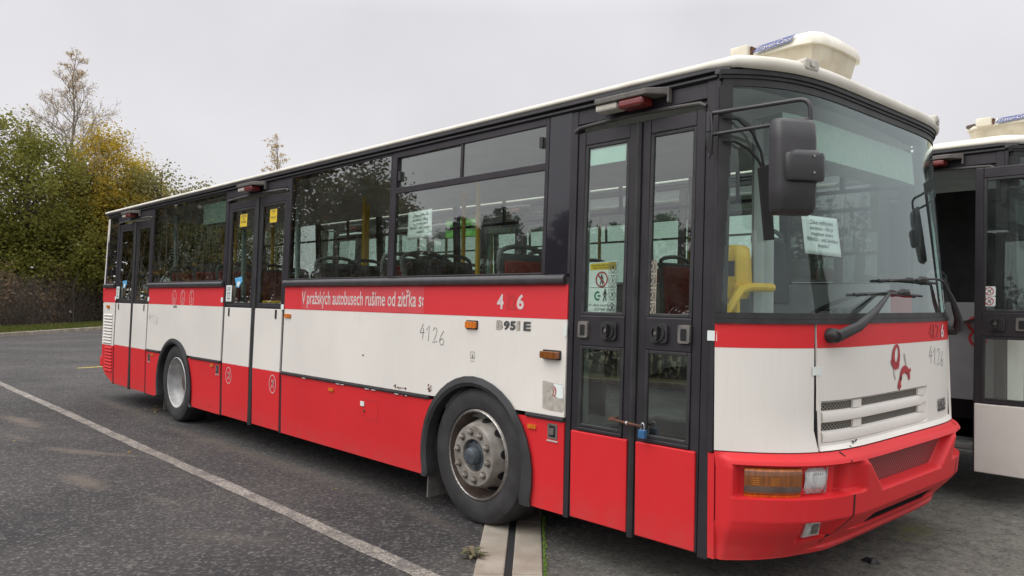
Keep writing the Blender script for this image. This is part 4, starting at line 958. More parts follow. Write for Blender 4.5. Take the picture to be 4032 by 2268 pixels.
        for k in range(8): x = -5.2+random.random()*2; sbox(ru, x, x+random.uniform(.02, .06), .787, .792, .0, .012, 1)
        ru.build_groups('rust_spots', ['rust', 'paper'], bus)
        # door stickers
        def dl(o): return rs(o-.018)
        ys_ = MB()
        for a, bb, l3 in ((-6.545, -6.375, 'POZOR\nNA\nSVAZEK'), (-5.850, -5.700, 'VCHOD\nV\nPROVOZU')):
            poly(ys_, [(a, 2.23), (bb, 2.23), (bb, 2.372), (a, 2.372)], dl(.004), 0); text(ys_, l3, a+.025, bb-.025, 2.275, 2.355, dl(.006), 1); ribbon(ys_, [(a, 2.233), (bb, 2.233)], .006, dl(.006), 1); ribbon(ys_, [(a, 2.369), (bb, 2.369)], .006, dl(.006), 1)
        ys_.build_groups('door_sticker', ['yellowink', 'ink'], bus)
        bc = MB()
        for x in (-6.70, -10.55):
            poly(bc, [(x-.07, 1.455), (x+.07, 1.455), (x+.07, 1.625), (x-.07, 1.625)], rs(.0045), 0)
            for k in range(9): ribbon(bc, [(x-.045, 1.47+k*.0165), (x+.04, 1.47+k*.0165)], (.004, .008, .005)[k % 3], rs(.0055), 1)
        bc.build_groups('barcode_sticker', ['paper', 'ink'], bus)
        bl_ = MB()
        for x in (-6.52, -10.33):
            poly(bl_, [(x-.09, 1.70), (x+.08, 1.715), (x+.10, 1.67), (x+.02, 1.60), (x-.04, 1.605)], dl(.004), 0); poly(bl_, [(x-.01, 1.665), (x+.06, 1.66), (x+.02, 1.61), (x-.03, 1.62)], dl(.006), 1)
        bl_.build_groups('door_sticker', ['skyblue', 'paper'], bus)
        mf_ = MB(); poly(mf_, [(-1.660, 2.305), (-1.395, 2.305), (-1.393, 2.398), (-1.660, 2.398)], dl(-.004), 0); mf_.build('window_film', 'mint', bus)
        for xa, kinds, m0 in ((-1.455, ('cross', 'cross', 'person', 'cross'), 1), (-1.187, ('cross', 'cross', 'cross', 'cross'), 0)):
            st_ = MB()
            if m0 == 0: poly(st_, [(xa-.036, 1.437), (xa+.036, 1.437), (xa+.036, 1.735), (xa-.036, 1.735)], dl(.003), 1)
            for i, kd in enumerate(kinds):
                zc = 1.470+i*.077; ribbon(st_, [(xa-.029, zc-.031), (xa+.029, zc-.031), (xa+.029, zc+.031), (xa-.029, zc+.031)], .004, dl(.0055), 0, True); pictogram(st_, xa, zc, .027, kd, dl(.0055), 0, .004)
            st_.build('pictogram_sticker', ['ink', 'beige'], bus)
        # hood marks
        lg = MB(); f = fr(.0085)
        ribbon(lg, ell(1.335, 1.222, .040, .058, 24, 0, 360, -12), [.030+.014*math.cos(math.radians(i*15-250)) for i in range(24)], f, 0, True); poly(lg, [(1.262, 1.198), (1.285, 1.208), (1.318, 1.186), (1.345, 1.176), (1.342, 1.163), (1.30, 1.165), (1.268, 1.178)], f, 0)
        ribbon(lg, [(1.372, 1.178), (1.366, 1.160), (1.364, 1.142)], [.016, .012, .003], f, 0)
        ribbon(lg, ell(1.462, 1.085, .062, .055, 16, 20, 210, -25), [.018+.024*math.sin(math.pi*i/16) for i in range(17)], f, 0); ribbon(lg, [(1.405, 1.10), (1.388, 1.075), (1.372, 1.045), (1.378, 1.035), (1.41, 1.055)], [.026, .030, .030, .022, .008], f, 0); poly(lg, [(1.46, 1.118), (1.54, 1.145), (1.545, 1.125), (1.50, 1.115)], f, 0)
        ribbon(lg, [(1.305, 1.155), (1.312, 1.12), (1.33, 1.09)], .012, fr(.007), 1); ribbon(lg, [(1.45, 1.23), (1.47, 1.19), (1.48, 1.16)], .016, fr(.007), 1)
        lg.build('emblem', ['redink', 'whitelens'], hood)
        t = MB(); text(t, 'KAROSA', 1.985, 2.15, .866, .93, fr(.010), 0, 0., .05); fslab(t, 1.995, 2.145, .852, .866, .004, .010); t.build('maker_badge', 'badge', hood)
        t = MB(); text(t, '6', 2.04, 2.10, 1.305, 1.392, fr(.0085), 0, 0., .03); text(t, '4', 1.83, 1.885, 1.308, 1.392, fr(.0085), 1); text(t, '1', 1.90, 1.92, 1.308, 1.392, fr(.0085), 1); text(t, '2', 1.945, 2.00, 1.308, 1.392, fr(.0085), 1); t.build('fleet_number', ['whiteink', 'fadedred'], hood)
        hs_ = MB(); hand(hs_, 1.83, 1.155, .28, .105, fr(.0065), .005); hs_.build_groups('hand_lettering', 'pencil', hood)
        tp = MB(); fslab(tp, .488, .545, 1.155, 1.198, .0055, .0065); tp.build('tape_patch', 'paper', bus)
        ch = MB()
        for pts in ([(.79, .795), (.80, .808), (.815, .80)], [(.825, .80), (.84, .812), (.845, .805)], [(.745, .79), (.75, .786)]): ribbon(ch, pts, .008, fr(.0085))
        ch.build('paint_chip', 'ink', hood)
    else:
        # stickers on the open door leaf and the loose red emblem on the panel behind it
        k = MB(); fq_ = lambda o: (lambda a, b_: (lambda q: (q[0]+.32, q[1]-.16, q[2]))(RS(a, o-.018, b_)))
        for i in (0, 1):
            zc = 1.508+i*.074; roundbox(k, -1.205, -1.125, zc-.036, zc+.036, -.015, -.012, .01, lambda x, o, z: (lambda q: (q[0]+.32, q[1]-.16, q[2]))(RS(x, o, z)), 0)
            ribbon(k, ell(-1.165, zc, .027, .027, 18), .006, fq_(.0075), 1, True); ribbon(k, [(-1.183, zc-.018), (-1.147, zc+.018)], .005, fq_(.0075), 1); ribbon(k, [(-1.175, zc+.012), (-1.16, zc), (-1.155, zc-.014)], .006, fq_(.0085), 2)
        k.build('pictogram_sticker', ['paper', 'redink', 'ink'], bus)
        cw = MB(); cw.box((-2.6, 1.25, .74), (-.82, 1.29, 2.52)); cw.box((-2.6, .14, 1.55), (-2.56, 1.29, 2.52)); cw.build('added_dark_wall', 'rubber', bus)  # near-black wall added to keep the open doorway dark
        make_seat(bus, -1.25, .62, 1, True, z=.62)
        ip = MB(); ip.box((-1.30, .16, .74), (-.86, .19, 1.50)); ipo = ip.build('entrance_panel', 'dash', bus)
        em = MB(); ribbon(em, ell(-1.02, 1.33, .05, .05, 16, 20, 320), .022, lambda a, b_: (a, .157, b_)); ribbon(em, ell(-1.0, 1.22, .06, .06, 16, 100, 420), .020, lambda a, b_: (a, .1565, b_)); em.build('emblem', 'redink', ipo)
    return bus

tag(build_bus((0, 0, 0), 1), 'red and cream city bus with closed doors and a padlocked front entrance', 'bus', 'retired city buses parked side by side')
tag(build_bus((.40, 3.25, .03), 2), 'all white city bus behind the first with its front door swung open', 'bus', 'retired city buses parked side by side')

# ------------------------------------------------------------------ loose things on the bus
def RSv(x, o, z): return Vector(RS(x, o, z))
mb = MB(); mb.tube([RSv(-1.415, .022, .856), RSv(-1.19, .034, .845)], .0075, 10); mb.tube([RSv(-1.408, -.03, .856), RSv(-1.408, .028, .856)], .012, 8)
mb.tube([RSv(-1.285, .030, .850)-Vector((.006, 0, 0)), RSv(-1.285, .030, .850)+Vector((.006, 0, 0))], .012, 10, 1)
tag(mb.build('locking_bar', ['rust', 'steel'], None, smooth=True), 'rusty pipe bolted across the gap of the front bus door', 'locking bar')
pl = MB(); roundbox(pl, -1.202, -1.160, .782, .828, .018, .042, .006, RS); plo = pl.build('padlock', 'blue', None, bevel=.003)
tag(plo, 'blue padlock hanging from the end of the rusty pipe', 'padlock')
sh = MB(); sh.tube([RSv(-1.192, .030, .826), RSv(-1.192, .030, .850), RSv(-1.187, .030, .860), RSv(-1.181, .030, .863), RSv(-1.175, .030, .860), RSv(-1.170, .030, .850), RSv(-1.170, .030, .826)], .0042, 8); sh.build('shackle', 'steel', plo, smooth=True)
NOTE = '„Zákaz vytěžování\nautobusu – vůz je\nmajetkem útvaru\n900450 – odd.Likvidace\nmajetku"'
def sheet(name, c, fn, txt, label):
    """paper with a little curl: c = four corners (a, b) tl tr br bl"""
    def P(u, v, o):
        a = (c[3][0]*(1-u)+c[2][0]*u)*(1-v)+(c[0][0]*(1-u)+c[1][0]*u)*v; b = (c[3][1]*(1-u)+c[2][1]*u)*(1-v)+(c[0][1]*(1-u)+c[1][1]*u)*v
        return fn(a, -.012-.008*math.sin(math.pi*u)*(.4+.6*v)+o, b)
    m = MB(); m.grid(lambda u, v: P(u, v, 0), frange(0, 1, 10), frange(0, 1, 8)); o = m.build(name, 'paper', None, smooth=True, solid=.0006)
    t = MB(); text(t, txt, .08, .94, .16, .90, lambda a, b: P(a, b, .0016)); t.build('lettering', 'ink', o)
    tag(o, label, 'notice', 'printed notices taped to the bus'); return o
sheet('paper_notice', [(-3.485, 2.163), (-3.187, 2.171), (-3.176, 1.962), (-3.486, 1.956)], RS, NOTE, 'white printed notice taped inside the side window with the sliding vents')
sheet('paper_notice', [(.483, 1.957), (.775, 1.953), (.785, 1.752), (.490, 1.762)], FR, NOTE, 'white printed notice taped inside the windscreen below the mirror')
m = MB(); ND = lambda o: (lambda a, b: RS(a, o-.030, b))
ins = [(-1.649, 1.442), (-1.437, 1.442), (-1.439, 1.742), (-1.651, 1.732)]
poly(m, ins, ND(0)); no = m.build('door_notice', 'paper', None, solid=.0006); tag(no, 'tall sheet with a yellow heading and crossed out walker behind front door glass', 'notice', 'printed notices taped to the bus')
m = MB(); poly(m, [(-1.640, 1.690), (-1.447, 1.692), (-1.447, 1.733), (-1.640, 1.727)], ND(.001), 0); text(m, 'PLATÍ PRO MĚSTSKÉ LINKY\nVALID FOR URBAN LINES', -1.625, -1.455, 1.697, 1.724, ND(.002), 1)
ribbon(m, ell(-1.55, 1.635, .042, .042, 24), .008, ND(.003), 2, True); ribbon(m, [(-1.58, 1.664), (-1.52, 1.606)], .008, ND(.0035), 2)
def walker(x, z, h):
    poly(m, ell(x, z+.43*h, .06*h, .07*h, 10), ND(.0025), 1); ribbon(m, [(x, z+.36*h), (x, z)], .16*h, ND(.0025), 1); ribbon(m, [(x-.16*h, z-.48*h), (x-.02*h, z)], .09*h, ND(.0025), 1); ribbon(m, [(x+.14*h, z-.48*h), (x+.02*h, z)], .09*h, ND(.0025), 1); ribbon(m, [(x-.2*h, z-.02*h), (x-.05*h, z+.3*h)], .06*h, ND(.0025), 1); ribbon(m, [(x+.2*h, z-.02*h), (x+.05*h, z+.3*h)], .06*h, ND(.0025), 1)
walker(-1.55, 1.635, .066); walker(-1.522, 1.545, .075); ribbon(m, [(-1.64, 1.588), (-1.445, 1.588)], .0018, ND(.002), 1)
ribbon(m, ell(-1.578, 1.540, .020, .022, 16, 50, 310), .010, ND(.002), 3); ribbon(m, [(-1.578, 1.540), (-1.555, 1.540)], .009, ND(.002), 3)
text(m, 'POUŽIJTE DALŠÍ DVEŘE', -1.640, -1.450, 1.478, 1.494, ND(.002), 1); text(m, 'USE OTHER DOORS', -1.610, -1.450, 1.455, 1.469, ND(.002), 1)
m.build('lettering', ['yellowink', 'ink', 'redink', 'greenink'], no)

# ------------------------------------------------------------------ ground
def nodes_mat(name):
    m, t, p = newmat(name); co = t.nodes.new('ShaderNodeTexCoord'); return m, t, p, co.outputs['Object']
def nz(t, vec, scale, detail=4, rough=.5):
    n = t.nodes.new('ShaderNodeTexNoise'); n.inputs['Scale'].default_value = scale; n.inputs['Detail'].default_value = detail; n.inputs['Roughness'].default_value = rough; t.links.new(vec, n.inputs['Vector']); return n.outputs[0]
def rng(t, v, a, b, c=0., d=1.):
    m = t.nodes.new('ShaderNodeMapRange'); m.inputs[1].default_value = a; m.inputs[2].default_value = b; m.inputs[3].default_value = c; m.inputs[4].default_value = d; t.links.new(v, m.inputs[0]); return m.outputs[0]
def mul(t, a, b):
    m = t.nodes.new('ShaderNodeMath'); m.operation = 'MULTIPLY'
    for i, v in ((0, a), (1, b)):
        if isinstance(v, (int, float)): m.inputs[i].default_value = v
        else: t.links.new(v, m.inputs[i])
    return m.outputs[0]
def spot(t, vec, cx, cy, rx, ry, rot, noise, amt=.5):
    """soft irregular stain centred at (cx, cy)"""
    mp = t.nodes.new('ShaderNodeMapping'); mp.vector_type = 'TEXTURE'; mp.inputs['Location'].default_value = (cx, cy, 0); mp.inputs['Rotation'].default_value = (0, 0, math.radians(rot)); mp.inputs['Scale'].default_value = (rx, ry, 1); t.links.new(vec, mp.inputs[0])
    l = t.nodes.new('ShaderNodeVectorMath'); l.operation = 'LENGTH'; t.links.new(mp.outputs[0], l.inputs[0])
    a = t.nodes.new('ShaderNodeMath'); a.operation = 'ADD'; t.links.new(l.outputs['Value'], a.inputs[0]); t.links.new(mul(t, noise, 1.6), a.inputs[1])
    return mul(t, rng(t, a.outputs[0], 1.0, 1.75, 1., 0.), amt)
ma, t, p, vec = nodes_mat('asphalt')
fine = nz(t, vec, 95, 3, .7); grit = nz(t, vec, 230, 2, .6); mid = nz(t, vec, 9, 5, .65); big = nz(t, vec, .55, 4, .55); edge = nz(t, vec, 3.2, 5, .6)
vor = t.nodes.new('ShaderNodeTexVoronoi'); vor.inputs['Scale'].default_value = 58; t.links.new(vec, vor.inputs['Vector'])
c = mix(t, (.038, .036, .038), (.085, .078, .075), rng(t, big, .38, .62))
c = mix(t, c, (.046, .043, .046), rng(t, mid, .45, .7, 0, .65)); c = mix(t, c, (.125, .115, .105), rng(t, edge, .56, .74, 0, .45))
c = mix(t, c, (.020, .019, .020), rng(t, fine, .50, .36, 0, .85))
# lighter, sandier gravel in front of the bus
sepa = t.nodes.new('ShaderNodeSeparateXYZ'); t.links.new(vec, sepa.inputs[0])
fr_ = mul(t, rng(t, sepa.outputs['X'], -2.4, -1.0), .8); c = mix(t, c, (.225, .22, .185), mul(t, fr_, rng(t, mid, .3, .6, .35, 1.)))
c = mix(t, c, (.34, .32, .30), rng(t, vor.outputs['Color'], .60, .98, 0, .45)); c = mix(t, c, (.022, .020, .021), rng(t, vor.outputs['Color'], .34, .08, 0, .5))
for cx, cy, rx, ry, rot, amt in ((-9.3, -1.35, .75, .16, 5, .75), (-8.2, -1.62, .5, .10, 8, .35), (-7.0, -1.35, .55, .14, 25, .7), (-5.6, -1.62, .55, .15, 10, .65), (-6.6, -1.10, .35, .08, 30, .45), (-4.6, -1.35, .35, .08, 15, .3), (-3.4, -1.35, .5, .14, 30, .22), (-5.9, -.12, 2.9, .16, 2, .35), (-9.9, -.1, 1.6, .14, 0, .3), (-2.9, -.12, .5, .1, -10, .3)):
    c = mix(t, c, (.185, .155, .125), spot(t, vec, cx, cy, rx, ry, rot, edge, amt))
c = mix(t, c, (.16, .17, .035), mul(t, spot(t, vec, -.62, 2.12, .34, .17, 100, edge, .85), rng(t, mid, .35, .6)))
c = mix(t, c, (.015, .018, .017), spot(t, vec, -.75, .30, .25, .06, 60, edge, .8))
t.links.new(c, p.inputs['Base Color']); p.inputs['Roughness'].default_value = .82; p.inputs['Specular IOR Level'].default_value = .35
ad = t.nodes.new('ShaderNodeMath'); ad.operation = 'ADD'; t.links.new(fine, ad.inputs[0]); t.links.new(grit, ad.inputs[1]); bump(t, p, ad.outputs[0], .75, .014)
g = MB(); g.grid(lambda x, y: (x, y, 0), [-400, -60, -20, -8, 4, 12, 60, 400], [-400, -60, -12, -3, 3, 12, 60, 400]); tag(g.build('asphalt_yard', ma), 'wide worn asphalt yard with pale stains and grit', 'ground', kind='structure')
# painted lines
ml, t, p, vec = nodes_mat('worn_road_paint')
n1 = nz(t, vec, 60, 4, .7); n2 = nz(t, vec, 2.0, 4, .6)
c = mix(t, (.26, .23, .19), (.39, .355, .31), rng(t, n2, .35, .65)); c = mix(t, c, (.085, .078, .075), rng(t, n1, .58, .42, 0, .9)); c = mix(t, c, (.085, .078, .075), rng(t, nz(t, vec, 7, 5, .7), .52, .40, 0, .75)); t.links.new(c, p.inputs['Base Color']); p.inputs['Roughness'].default_value = .8; bump(t, p, n1, .6, .01)
ag = MB()
def wav(x): return .005*math.sin(x*1.1)+.003*math.sin(x*5.1+1)
xs_ = frange(-24, 3, 110); ag.grid(lambda x, k: (x, -.80+.01*(x+2)*-.0+(k-.5)*(.115+.008*math.sin(x*9)+.006*math.sin(x*23))+wav(x), .004), xs_, [0, 1]); tag(ag.build('bay_line', ml), 'faded white painted line running along the bus', 'road marking', kind='structure')
my = mat('yellow_road_paint', (.50, .38, .06), .8, col2=(.30, .23, .06), scale=20)
ag = MB(); ag.add([(-16.33, .88, .004), (-16.20, .92, .004), (-16.55, 2.6, .004), (-16.75, 2.55, .004)], [(0, 1, 2, 3)]); tag(ag.build('yellow_line', my), 'short yellow painted line behind the bus', 'road marking', kind='structure')
# slotted concrete drain, laid diagonally
mc, t, p, vec = nodes_mat('drain_concrete')
n1 = nz(t, vec, 140, 3, .7); n2 = nz(t, vec, 3, 5, .6); c = mix(t, (.24, .205, .16), (.36, .325, .27), rng(t, n2, .35, .65)); c = mix(t, c, (.12, .10, .08), rng(t, n1, .42, .30, 0, .7)); t.links.new(c, p.inputs['Base Color']); p.inputs['Roughness'].default_value = .85; bump(t, p, n1, .4, .006)
dv = Vector((-.715, .699, 0)).normalized(); nv_ = Vector((dv.y, -dv.x, 0)); d0 = Vector((-1.755, -.462, 0))
def DR(a, b, z): q = d0+dv*a+nv_*b; return (q.x, q.y, z)
dm = MB()
k = -2.0
while k < 4.0:
    for b0, b1 in ((-.190, -.022), (.022, .190)): dm.box((k+.004, b0, -.05), (k+.996, b1, .012), 0, DR)
    k += 1.0
tag(dm.build('concrete_drain', mc, None, bevel=.008), 'two pale concrete drain strips with a dark slot between them', 'drain', kind='structure')
dm = MB(); dm.box((-2, -.0215, .002), (4, .0215, .0045), 0, DR); tag(dm.build('drain_slot', 'dark'), 'dark slot of the diagonal concrete drain', 'drain', kind='structure')
mm_, t, p, vec = nodes_mat('moss'); n1 = nz(t, vec, 60, 4); t.links.new(mix(t, (.05, .11, .012), (.16, .24, .03), rng(t, n1, .35, .65)), p.inputs['Base Color']); p.inputs['Roughness'].default_value = .95
mo_ = MB(); random.seed(11)
for i in range(500):
    a = random.uniform(-1.0, 1.15); b = .198+abs(random.gauss(0, .008)); r_ = random.uniform(.003, .009); q = DR(a, b, 0); th = random.random()*6
    mo_.add([(q[0]+r_*math.cos(th+u), q[1]+r_*math.sin(th+u), .004+random.random()*.004) for u in (0, 2.1, 4.2)]+[(q[0], q[1], .014)], [(0, 1, 3), (1, 2, 3), (2, 0, 3)])
tag(mo_.build('moss', mm_), 'thin green moss line along the drain edge', 'moss', kind='stuff')
# weed on the drain edge: a flat rosette of toothed leaves
mw = leafmat('weed_leaf', [(.09, .105, .055), (.17, .17, .10), (.14, .13, .08), (.24, .20, .13)], .3)
wd_ = MB(); wl = Vector((-2.10, -.425, 0)); random.seed(5)
for i in range(14):
    a = i*2.4+random.uniform(-.3, .3); l = random.uniform(.05, .105); h = random.uniform(.015, .045); n = 6; d_ = Vector((math.cos(a), math.sin(a), 0)); s_ = Vector((-d_.y, d_.x, 0)); P = []
    for k in range(n+1):
        u = k/n; wv_ = .016*math.sin(math.pi*min(1, u*.9+.08))*(1.25 if k % 2 else .6); c_ = wl+d_*l*u+Vector((0, 0, .014+h*math.sin(math.pi*u*.8)))
        P += [c_+s_*wv_, c_-s_*wv_]
    wd_.add(P, [(2*k, 2*k+1, 2*k+3, 2*k+2) for k in range(n)])
tag(wd_.build('weed_plant', mw), 'small grey green weed growing at the edge of the concrete drain', 'plant')
# litter
ml_ = leafmat('dry_leaf', [(.28, .17, .05), (.40, .28, .08), (.20, .11, .04), (.36, .32, .12)], .2)
lf = MB(); random.seed(21)
spots = [(-9.15, .1, .18, 26), (-5.97, -.22, .01, 1), (-7.87, -1.7, .01, 1)]+[(random.uniform(-30, -14), random.uniform(-1, 3), 1.2, 3) for _ in range(14)]+[(random.uniform(-10, 1), random.uniform(-2.4, .4), .3, 1) for _ in range(12)]
for cx, cy, r_, k in spots:
    for i in range(k):
        x_, y_ = random.gauss(cx, r_), random.gauss(cy, r_*.5); l = random.uniform(.012, .028); a = random.random()*6.3; d_ = Vector((math.cos(a), math.sin(a), random.uniform(-.2, .5))); s_ = Vector((-math.sin(a), math.cos(a), random.uniform(-.3, .3))); c_ = Vector((x_, y_, .014))
        lf.add([c_-d_*l, c_+s_*l*.5, c_+d_*l, c_-s_*l*.5], [(0, 1, 2, 3)])
tag(lf.build('fallen_leaves', ml_), 'scattered dry leaves on the asphalt', 'leaves', kind='stuff')
rg_ = MB(); random.seed(2)
P = [(-.53+.05*math.cos(t)*random.uniform(.6, 1.2), 1.29+.035*math.sin(t)*random.uniform(.6, 1.2)) for t in [i*.42 for i in range(15)]]
rg_.add([(a, b, .004) for a, b in P]+[(-.53+(a+.53)*.5, 1.29+(b-1.29)*.5, .022+random.uniform(-.006, .008)) for a, b in P]+[(-.53, 1.29, .018)], [(i, (i+1) % 15, 15+(i+1) % 15, 15+i) for i in range(15)]+[(15+i, 15+(i+1) % 15, 30) for i in range(15)])
tag(rg_.build('debris', 'rubber'), 'small black scrap of rubber lying in front of the bus', 'litter')

# ------------------------------------------------------------------ far edge of the yard: kerb, verge, fence, trees
KD = Vector((-.7135, .7007, 0)).normalized(); KN = Vector((-KD.y, KD.x, 0)) * 1.0
if KN.x > 0: KN = -KN
K0 = Vector((-30.2, 1.86, 0))
def KP(a, b, z): q = K0+KD*a+KN*b; return (q.x, q.y, z)
mk = mat('kerb_stone', (.34, .30, .25), .85, col2=(.20, .17, .13), scale=3, bmp=.2)
kb = MB(); a = -46.
while a < 40: kb.box((a+.006, 0, -.05), (a+.994, .20, .13), 0, KP); a += 1.0
tag(kb.build('kerb', mk, None, bevel=.015), 'pale stone kerb along the far edge of the yard', 'kerb', kind='structure')
mv = mat('verge_soil', (.10, .13, .035), .95, col2=(.12, .085, .045), scale=1.2)
vg = MB(); vg.grid(lambda a, b: KP(a, b, .10+.02*math.sin(a)*math.sin(b*2)), frange(-60, 60, 60), [.2, 1, 2, 3.2, 5, 30, 120]); tag(vg.build('grass_verge', mv), 'grass verge between the kerb and the fence', 'ground', kind='structure')
mg = leafmat('grass_blade', [(.06, .11, .018), (.11, .17, .03), (.15, .19, .045), (.18, .16, .06)], .3)
gr = MB(); random.seed(31)
for i in range(15000):
    a, b = random.uniform(-6, 17), .22+3.0*random.random()**1.1; q = Vector(KP(a, b, .10)); h = random.uniform(.05, .15); th = random.random()*6.3; s_ = Vector((math.cos(th), math.sin(th), 0))*random.uniform(.015, .035); l = Vector((random.uniform(-.05, .05), random.uniform(-.05, .05), h))
    gr.add([q-s_, q+s_, q+l], [(0, 1, 2)])
tag(gr.build('grass', mg), 'short autumn grass on the verge', 'grass', kind='stuff')

def leaf(mb, c, l, rnd, m=0, droop=.0):
    a = rnd.random()*6.283; e_ = rnd.uniform(-.9, .9)-droop
    d_ = Vector((math.cos(a)*math.cos(e_), math.sin(a)*math.cos(e_), math.sin(e_))); s_ = d_.cross(Vector((rnd.uniform(-1, 1), rnd.uniform(-1, 1), rnd.uniform(-1, 1)))).normalized()
    mb.add([c-d_*l*.5, c+s_*l*.32, c+d_*l*.5, c-s_*l*.32], [(0, 1, 2, 3)], m)
def tree_meshes(seed, h, blobs, nclump, nleaf, ls, clr, cols, bark, trunk_h=.5, tr=.18, flat=1.):
    """blobs: ellipsoids (x, y, z, rx, ry, rz) the leaf clumps sit in"""
    rnd = random.Random(seed); cr, tk = MB(), MB()
    wsum = sum(b[3]*b[4]*b[5] for b in blobs); centres = []
    for b in blobs:
        for i in range(max(2, int(nclump*b[3]*b[4]*b[5]/wsum))):
            while True:
                q = Vector((rnd.uniform(-1, 1), rnd.uniform(-1, 1), rnd.uniform(-1, 1)))
                if .25 < q.length < 1: break
            q = q.normalized()*(q.length**.6); centres.append(Vector((b[0]+q.x*b[3], b[1]+q.y*b[4], b[2]+q.z*b[5])))
    for c in centres:
        rr = clr*rnd.uniform(.55, 1.3)
        for i in range(int(nleaf*rnd.uniform(.5, 1.4))): leaf(cr, c+Vector((rnd.gauss(0, rr*.5), rnd.gauss(0, rr*.5), rnd.gauss(0, rr*.36*flat))), ls*rnd.uniform(.6, 1.35), rnd)
    top = Vector((rnd.uniform(-.3, .3), rnd.uniform(-.3, .3), h*.93)); n = 7
    pts = [Vector((top.x*(i/n)**1.5+rnd.uniform(-.06, .06)*(0 < i < n), top.y*(i/n)**1.5+rnd.uniform(-.06, .06), top.z*i/n-.1)) for i in range(n+1)]
    tk.tube(pts, [tr*(1-.93*i/n)+.012 for i in range(n+1)], 8)
    for c in rnd.sample(centres, min(len(centres), 70)):
        z0 = max(.8, min(c.z-abs(c.xy.length)*.7-.3, h*.85)); f = z0/h/.93*n; i = min(n-1, int(f)); p = pts[i].lerp(pts[i+1], f-i); mid_ = p.lerp(c, .5)+Vector((rnd.uniform(-.15, .15), rnd.uniform(-.15, .15), rnd.uniform(0, .25)))
        tk.tube([p, mid_, c], [tr*.28*(1-z0/h)+.016, tr*.13*(1-z0/h)+.011, .006], 5, cap=False)
    return cr, tk, cols, bark
def make_tree(name, spec, loc, label, group, rot=0., sc_=1.):
    cr, tk, cols, bark = spec
    r = empty(name, loc); r.rotation_euler.z = rot; r.scale = (sc_, sc_, sc_)
    tag(r, label, 'tree', group); tk.build('trunk', bark, r, smooth=True); cr.build('crown', cols, r); return r
def copy_tree(o, loc, rot, sc_, label):
    c = o.copy(); COL.objects.link(c); c.location = loc; c.rotation_euler.z = rot; c.scale = sc_ if isinstance(sc_, tuple) else (sc_, sc_, sc_); c['label'] = label
    for ch in o.children:
        d = ch.copy(); COL.objects.link(d); d.parent = c
    return c
LG = leafmat('green_leaves', [(.20, .205, .05), (.30, .29, .07), (.48, .40, .09), (.58, .42, .09), (.35, .32, .075), (.55, .46, .11), (.25, .25, .065)], .5); LY = leafmat('yellow_leaves', [(.46, .34, .05), (.62, .46, .07), (.74, .58, .12), (.52, .40, .08)], .45)
LO = leafmat('olive_leaves', [(.18, .18, .065), (.30, .27, .09), (.45, .37, .12), (.25, .23, .09)], .45); LB = leafmat('brown_leaves', [(.13, .085, .052), (.20, .135, .08), (.27, .19, .115), (.16, .11, .07), (.30, .22, .14)], .35)
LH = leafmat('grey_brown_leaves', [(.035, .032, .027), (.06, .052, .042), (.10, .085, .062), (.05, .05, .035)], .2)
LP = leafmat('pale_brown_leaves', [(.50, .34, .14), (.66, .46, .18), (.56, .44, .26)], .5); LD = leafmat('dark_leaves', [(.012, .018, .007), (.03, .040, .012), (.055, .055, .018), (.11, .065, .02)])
BK = mat('bark', (.10, .085, .07), .9, col2=(.045, .038, .03), scale=9); BB = mat('pale_bark', (.30, .26, .22), .9, col2=(.16, .14, .12), scale=9)
TG = 'trees beyond the fence'
GT = tree_meshes(1, 9.6, [(0, 0, 5.8, 2.9, 2.9, 2.6), (.4, 1.7, 3.2, 2.4, 2.3, 2.0), (-.8, -1.5, 3.3, 2.4, 2.4, 2.2), (0, -.8, 7.8, 1.4, 1.4, 1.5), (.5, 0, 2.5, 2.4, 2.8, 1.3)], 800, 64, .14, .72, LG, BK, tr=.2)
g1 = make_tree('leafy_tree', GT, (-43.4, 5.0, 0), 'dense dark green tree filling the edge of the yard left of the bus', TG, 0., 1.10)
YT = tree_meshes(2, 9.4, [(0, 0, 6.4, 1.7, 1.7, 2.3), (.3, .6, 4.4, 2.1, 2.1, 2.2), (0, 0, 8.2, .9, .9, 1.1)], 380, 74, .12, .6, LY, BK, tr=.12)
y1 = make_tree('yellow_tree', YT, (-43.6, 8.5, 0), 'bright yellow autumn tree between the dark green tree and the bus', TG, 0., 1.12)
OT = tree_meshes(3, 8.2, [(0, 0, 5.6, 2.0, 2.0, 2.0), (.6, .9, 4.0, 2.0, 2.0, 1.8), (-.3, -.6, 7.3, .9, .9, 1.0)], 230, 44, .145, .8, LO, BK, tr=.12)
o1 = make_tree('olive_tree', OT, (-41.8, 10.7, 0), 'sparse olive leaved tree rising just behind the rear of the bus', TG, 0., 1.08)
copy_tree(g1, (-47.0, 8.4, 0), 2.0, .90, 'second dark green tree filling the gap behind the yellow tree')
copy_tree(g1, (-44.0, 1.0, 0), 3.3, 1.0, 'dark green tree at the very left edge of the view')
copy_tree(y1, (-45.5, 10.9, 0), 2.5, 1.0, 'lower yellow tree half hidden by the rear corner of the bus')
copy_tree(o1, (-43.0, 13.8, 0), 2.1, 1.0, 'sparse olive tree farther along, its top just over the bus roof')
copy_tree(o1, (-41.0, 16.0, 0), 4.0, 1.0, 'last low olive treetop showing above the bus roof near the rear door')
SP = tree_meshes(8, 11.4, [(0, 0, 8.2, 1.0, 1.0, 2.6), (0, 0, 6.0, 1.5, 1.5, 2.0)], 60, 26, .22, .7, LO, BK, tr=.10, flat=.7)
make_tree('young_tree', SP, (-46.0, 5.5, 0), 'tall thin sapling poking above the dark green tree', TG)
